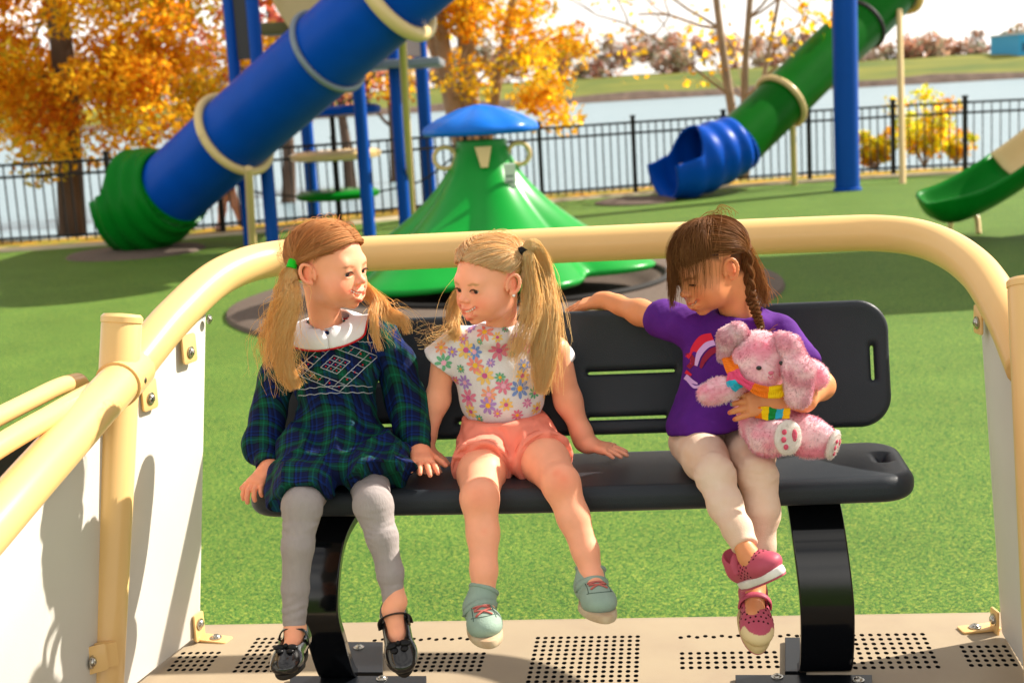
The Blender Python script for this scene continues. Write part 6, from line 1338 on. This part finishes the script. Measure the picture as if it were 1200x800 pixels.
    # fringe and sides: from the crown forward and down, then hanging
    def falling(n, az0, az1, el_turn, hang, rad=.0007, offm=.006, jit=.05):
        az = r_.uniform(az0, az1, n); start = crown + r_.normal(size=(n, 3)) * .12; end = np.stack([nearx * np.sin(az), np.cos(az), np.full(n, el_turn)], 1) + r_.normal(size=(n, 3)) * jit
        k1 = 13; D_ = slerp(start, end, np.linspace(0, 1, k1)); off = .004 + offm * r_.uniform(.2, 1.3, n)[:, None] * np.sin(np.linspace(0, math.pi * .8, k1))[None, :] + r_.uniform(0, .006, n)[:, None]
        a = h.surf(D_, off); v = a[:, -1] - a[:, -2]; v /= np.linalg.norm(v, axis=1)[:, None]; pts = [a]; p = a[:, -1]; hl = hang * r_.uniform(.55, 1.1, n)
        for i in range(M_ - k1): v = v * .7 + np.array([-.02, 0, -1]) * .3 + r_.normal(size=(n, 3)) * .03; p = p + v * (hl / (M_ - k1))[:, None]; pts.append(p[:, None])
        pts = np.concatenate(pts, 1); strands(mb, pts, np.linspace(1, .5, M_)[None, :] * np.full((n, 1), rad) * r_.uniform(.6, 1.3, (n, 1)), haircols(r_, n, pal))
    falling(1500, -.7, -.05, .30, .056); falling(260, -.5, .0, .25, .085, .0006); falling(500, -.1, .5, .42, .020); falling(1000, .4, 1.15, .36, .014); falling(50, .1, .8, .2, .050, .0004); falling(120, -.3, 1.2, .1, .06, .0004, .014, .12); falling(500, -1.6, -.4, .0, .04)
    # back: combed to the braid behind the ear
    tie = unit([nearx * .62, -.72, -.28]); n = 2600; a = r_.uniform(0, 2 * math.pi, n)
    rt = np.stack([r_.uniform(-.9, .9, n), r_.uniform(-.9, .35, n), r_.uniform(.1, 1, n)], 1); rt[:600] = np.stack([nearx * r_.uniform(.75, 1, 600), r_.uniform(-.1, .35, 600), r_.uniform(.22, .45, 600)], 1); rt[600:1000] = np.stack([r_.uniform(-.8, .8, 400), -np.ones(400), r_.uniform(-.5, .2, 400)], 1)
    D_ = slerp(rt, tie + r_.normal(size=(n, 3)) * .04, t_); off = .004 + .006 * np.sin(math.pi * t_)[None, :] * r_.uniform(.3, 1.2, n)[:, None] + r_.uniform(0, .005, n)[:, None]; strands(mb, h.surf(D_, off), np.full((n, M_), .0007) * r_.uniform(.6, 1.3, (n, 1)), haircols(r_, n, pal))
    tp = h.surf(tie[None], np.array([.006]))[0]
    # braid
    bp = spline([tp, P(879, 342, 2.76), P(884, 360, 2.745), P(889, 375, 2.735), P(892, 384, 2.73)], 14); nb_ = len(bp); s_ = np.linspace(0, 1, nb_); wd = .0085 * (1 - .45 * s_)
    for k in range(3):
        ph = 2 * math.pi * k / 3; cx_ = np.sin(s_ * 6.28 * 4.2 + ph) * wd; cy_ = np.sin(2 * (s_ * 6.28 * 4.2 + ph)) * wd * .45; c = bp + cx_[:, None] * np.array([1, .1, .1]) + cy_[:, None] * np.array([0, -1, 0])
        n = 90; aa = r_.uniform(0, 6.28, n); rr = np.sqrt(r_.random(n)) * .0058; pts = c[None] + (rr[:, None] * (1 - .4 * s_)[None] * np.cos(aa)[:, None])[..., None] * np.array([1, 0, .3]) + (rr[:, None] * (1 - .4 * s_)[None] * np.sin(aa)[:, None])[..., None] * np.array([0, 1, .2]); strands(mb, pts, np.full((n, nb_), .0007), haircols(r_, n, pal))
    pts = tail(r_, 90, [bp[-1], bp[-1] + [.004, -.002, -.012], bp[-1] + [.012, -.004, -.020]], [.003, .005, .007], .001, 1, 8); strands(mb, pts, np.full((90, 8), .0006), haircols(r_, 90, [hx('#c89050'), hx('#a87040')]))
    # loose wisps behind the neck
    pts = tail(r_, 170, [h.surf(unit([nearx * .2, -.9, .2])[None], np.array([.004]))[0], P(884, 315, 2.80), P(893, 340, 2.80), P(896, 360, 2.80)], [.008, .014, .014, .012], .005, 1.5); strands(mb, pts, np.full((170, 26), .0005), haircols(r_, 170, [hx('#a87040'), hx('#c08a50')]))
    pts = tail(r_, 16, [h.surf(unit([0, .1, 1])[None], np.array([.004]))[0], P(838, 250, 2.78), P(848, 248, 2.78), P(862, 262, 2.79)], [.006, .010, .012, .014], .006, 1.5); strands(mb, pts, np.full((16, 26), .0004), haircols(r_, 16, [hx('#b87840'), hx('#c08a50')]))
    mb.build('hair', M_hair, g, angle=180)
    MB().tube([bp[-3], bp[-1]], .0052, 12).build('hair_tie', mat('clear_elastic', hx('#b8a888'), .4), g, angle=60)
seated_girl3()

# ------------------------------------------------------------------ plush bunny
def bunny():
    g = E('plush_bunny', tuple(P(905, 515, 2.62)), 'fluffy pink plush bunny with floppy ears and a rainbow scarf, held in arms', 'soft toy')
    pk = np.array(hx('#f2a2b8')); pale = np.array(hx('#fadadf')); wh = np.array(hx('#e6dcd6')); hot = np.array(hx('#d8607c'))
    fur = mat('plush_fur', (1, 1, 1), .9, attr='Col', transl=.25); r_ = np.random.default_rng(400)
    def fuzzy(name, s, cf, par, n=6500, ln=.0045, gravity=.2, noise=.0012):
        V, F = s.mesh(); N = vnormals(V, F); V = V + N * (snoise(V, r_.integers(99), 22) * noise)[:, None]; N = vnormals(V, F); C = cf(V); mb = MB().add(V, F, C)
        i = r_.integers(0, len(V), n); base = V[i] + r_.normal(size=(n, 3)) * .0006; cl = np.stack([snoise(base, 71, 35, 2), snoise(base, 72, 35, 2), snoise(base, 73, 35, 2)], 1)
        d = N[i] + cl * .7 + r_.normal(size=(n, 3)) * .30 + [0, 0, -gravity]; d /= np.linalg.norm(d, axis=1)[:, None]; L_ = ln * r_.uniform(.5, 1.2, n); t_ = np.linspace(0, 1, 4)
        pts = base[:, None] + d[:, None] * (L_[:, None] * t_)[..., None] + np.array([0, 0, -1]) * (.25 * L_[:, None] * t_ ** 2)[..., None]; strands(mb, pts, np.array([1, .8, .55, .15])[None] * np.full((n, 1), .00045), np.clip(C[i] * r_.uniform(.85, 1.3, (n, 1)), 0, 1)); 
        return mb.build(name, fur, par, angle=180)
    def furc(V, base=pk, seed=7): m = np.clip(.5 + .9 * snoise(V, seed, 16, 3), 0, 1)[:, None]; return base * (1 - m) + pale * m
    hc = P(890, 421, 2.60); B = SDF(.0028)
    B.ell(P(893, 470, 2.64), (.052, .045, .058)); B.ell(hc, (.054, .050, .054), k=.01); B.ell(P(893, 440, 2.575), (.030, .026, .024), k=.02)
    B.chain([P(872, 450, 2.61), P(845, 456, 2.57), P(831, 461, 2.565)], [.020, .021, .022], k=.012)
    B.chain([P(930, 452, 2.64), P(948, 438, 2.63), P(955, 440, 2.62)], [.022, .026, .026], k=.012)
    B.chain([P(885, 500, 2.62), P(900, 512, 2.575), P(912, 512, 2.555)], [.030, .033, .031], k=.015); B.chain([P(925, 498, 2.64), P(948, 512, 2.60), P(962, 516, 2.585)], [.032, .036, .030], k=.015)
    def bc(V):
        C = furc(V); c = P(893, 436, 2.55); m = np.exp(-(((V - c) / [.05, .03, .028]) ** 2).sum(1))[:, None] * .6; C = C * (1 - m) + pale * m
        c2 = P(895, 400, 2.56); m = np.exp(-(((V - c2) / [.02, .04, .02]) ** 2).sum(1))[:, None] * .5; return C * (1 - m) + hot * m
    body = fuzzy('body', B, bc, g, 20000)
    for (pts, rs) in (([P(874, 398, 2.60), P(864, 388, 2.595), P(853, 396, 2.60), P(848, 418, 2.605)], [.014, .0145, .018, .011]), ([P(914, 396, 2.585), P(926, 404, 2.555), P(936, 435, 2.540), P(936, 462, 2.540)], [.014, .019, .027, .025])):
        S = SDF(.0026); S.chain(pts, rs, k=.012)
        # flatten the ear front to back
        fuzzy('ear', S, lambda V: furc(V, np.array(hx('#e0a0b0')), 9), g, 6500, .0040, .3)
    for (c, nrm, r) in ((P(922, 512, 2.520), unit([.35, -.93, .05]), .030), (P(974, 520, 2.560), unit([.80, -.50, -.25]), .026)):
        X = unit(np.cross(nrm, (0, 0, 1))); Y = np.cross(X, nrm); Rm = np.array([X, nrm, Y]); S = SDF(.002); S.ell(c + nrm * .004, (r * .95, .009, r * 1.1), Rm)
        p = fuzzy('foot_pad', S, lambda V: np.ones((len(V), 3)) * wh, g, 900, .003, .1, .0008)
        for (x, y, rr) in ((-.012, .013, .0052), (-.014, -.001, .0055), (-.010, -.015, .0052), (.009, .004, .0078)):
            MB().sphere(c + nrm * .0125 - X * x * r / .03 + Y * y * r / .03, np.array([rr * (1 if rr < .007 else .75), .0022, rr * (1 if rr < .007 else 1.5)]) * r / .03, 14, 8, Rm=Rm).build('toe_spot', mat('rose_felt', hx('#c85068'), .9), p, angle=180)
    for (x, y) in ((889.5, 431), (916, 425)): MB().sphere(P(x, y, 2.545), (.0052, .0035, .0042), 14, 10).build('eye', mat('black_bead', hx('#0c0a10'), .08, coat=.8), g, angle=180)
    MB().sphere(P(903, 437, 2.548), (.006, .004, .0038), 12, 8).build('nose', mat('rose_nose', hx('#d87088'), .7), g, angle=180)
    MB().tube(spline([P(900, 441, 2.541), P(903, 444, 2.539), P(906, 440, 2.542)], 4), .001, 6).build('nose_stitch', mat('rose_thread', hx('#c87088'), .8), g)
    # scarf: rainbow stripes
    cols = [hx(c) for c in ('#e8507a', '#f07818', '#f4c808', '#128a3a', '#28b0d0', '#e85a20')]
    M_sc = mat('rainbow_cloth', (1, 1, 1), .7, attr='Col')
    def ribbon(pts, wd, n_, nm, seq):
        c = spline(pts, 10); T2 = np.gradient(c, axis=0); T2 /= np.linalg.norm(T2, axis=1)[:, None]; w_ = np.interp(np.linspace(0, 1, len(c)), np.linspace(0, 1, len(wd)), wd)[:, None]; U_ = np.cross(T2, [0, -1, 0]); U_ /= np.linalg.norm(U_, axis=1)[:, None]; mb = MB()
        for i in range(len(c) - 1):
            k = int(i / (len(c) - 1) * n_); row = []; 
            q = [c[i] + U_[i] * w_[i] * s for s in np.linspace(-1, 1, 6)]; q2 = [c[i + 1] + U_[i + 1] * w_[i + 1] * s for s in np.linspace(-1, 1, 6)]
            q = [p_ + [0, -.003 * math.sin(j * 2.2 + i * .3), 0] for j, p_ in enumerate(q)]; q2 = [p_ + [0, -.003 * math.sin(j * 2.2 + (i + 1) * .3), 0] for j, p_ in enumerate(q2)]
            mb.add(q + q2, [(j, j + 1, j + 7, j + 6) for j in range(5)], cols[seq[k % len(seq)]])
        o = mb.build(nm, M_sc, g, angle=180); so = o.modifiers.new('s', 'SOLIDIFY'); so.thickness = .002; return o
    ribbon([P(853, 417, 2.595), P(860, 436, 2.562), P(872, 448, 2.548), P(892, 458, 2.540), P(913, 459, 2.545), P(926, 452, 2.56)], [.013, .011, .007, .009, .013, .010], 6, 'scarf', [1, 0, 0, 1, 2, 2])
    ribbon([P(858, 436, 2.560), P(861, 448, 2.553), P(866, 456, 2.560)], [.008, .015, .012], 3, 'scarf', [0, 4, 4])
    ribbon([P(884, 484, 2.570), P(898, 484, 2.556), P(912, 485, 2.560), P(926, 484, 2.58)], [.010, .012, .012, .008], 5, 'scarf', [1, 2, 3, 4, 2])
bunny()
# distant child behind the blue slide: only the legs show under the tube
def far_child():
    b = PZ(268, 270, 0); g = E('person', tuple(b), 'child walking behind the blue tube slide with only bare legs showing', 'person'); S = SDF(.02)
    S.chain([b + [-.10, 0, .04], b + [-.06, 0, .28], b + [-.02, 0, .55]], [.045, .055, .075], k=.03); S.chain([b + [.16, .05, .10], b + [.12, .0, .32], b + [.05, 0, .55]], [.045, .055, .075], k=.03)
    S.chain([b + [0, 0, .55], b + [0, 0, .95]], [.11, .12], k=.05); S.ell(b + [0, 0, 1.2], (.10, .11, .13)); S.cap(b + [0, 0, .95], b + [0, 0, 1.1], .05, k=.03); S.cap(b + [-.12, 0, .95], b + [-.2, 0, .6], .045, .035, k=.02); S.cap(b + [.12, 0, .95], b + [.22, 0, .62], .045, .035, k=.02)
    V, F = S.mesh(); MB().add(V, F, SK1).build('body', M_skin, g, angle=180)
    S = SDF(.02); S.chain([b + [0, 0, .58], b + [0, 0, .95]], [.14, .14], k=.05); V, F = S.mesh(); MB().add(V, F).build('shirt', mat('salmon_shirt', hx('#c06a58'), .9), g, angle=180)
    mb = MB(); mb.sphere(b + [-.12, -.03, .04], (.05, .10, .045)); mb.build('shoe', mat('pale_shoe', hx('#c09a8a'), .7), g); MB().sphere(b + [.17, .02, .09], (.05, .10, .045)).build('shoe', bpy.data.materials['pale_shoe'], g)
    MB().sphere(b + [0, .02, 1.23], (.115, .125, .13)).build('hair', mat('brown_hair', hx('#4a2c18'), .7), g)
far_child()
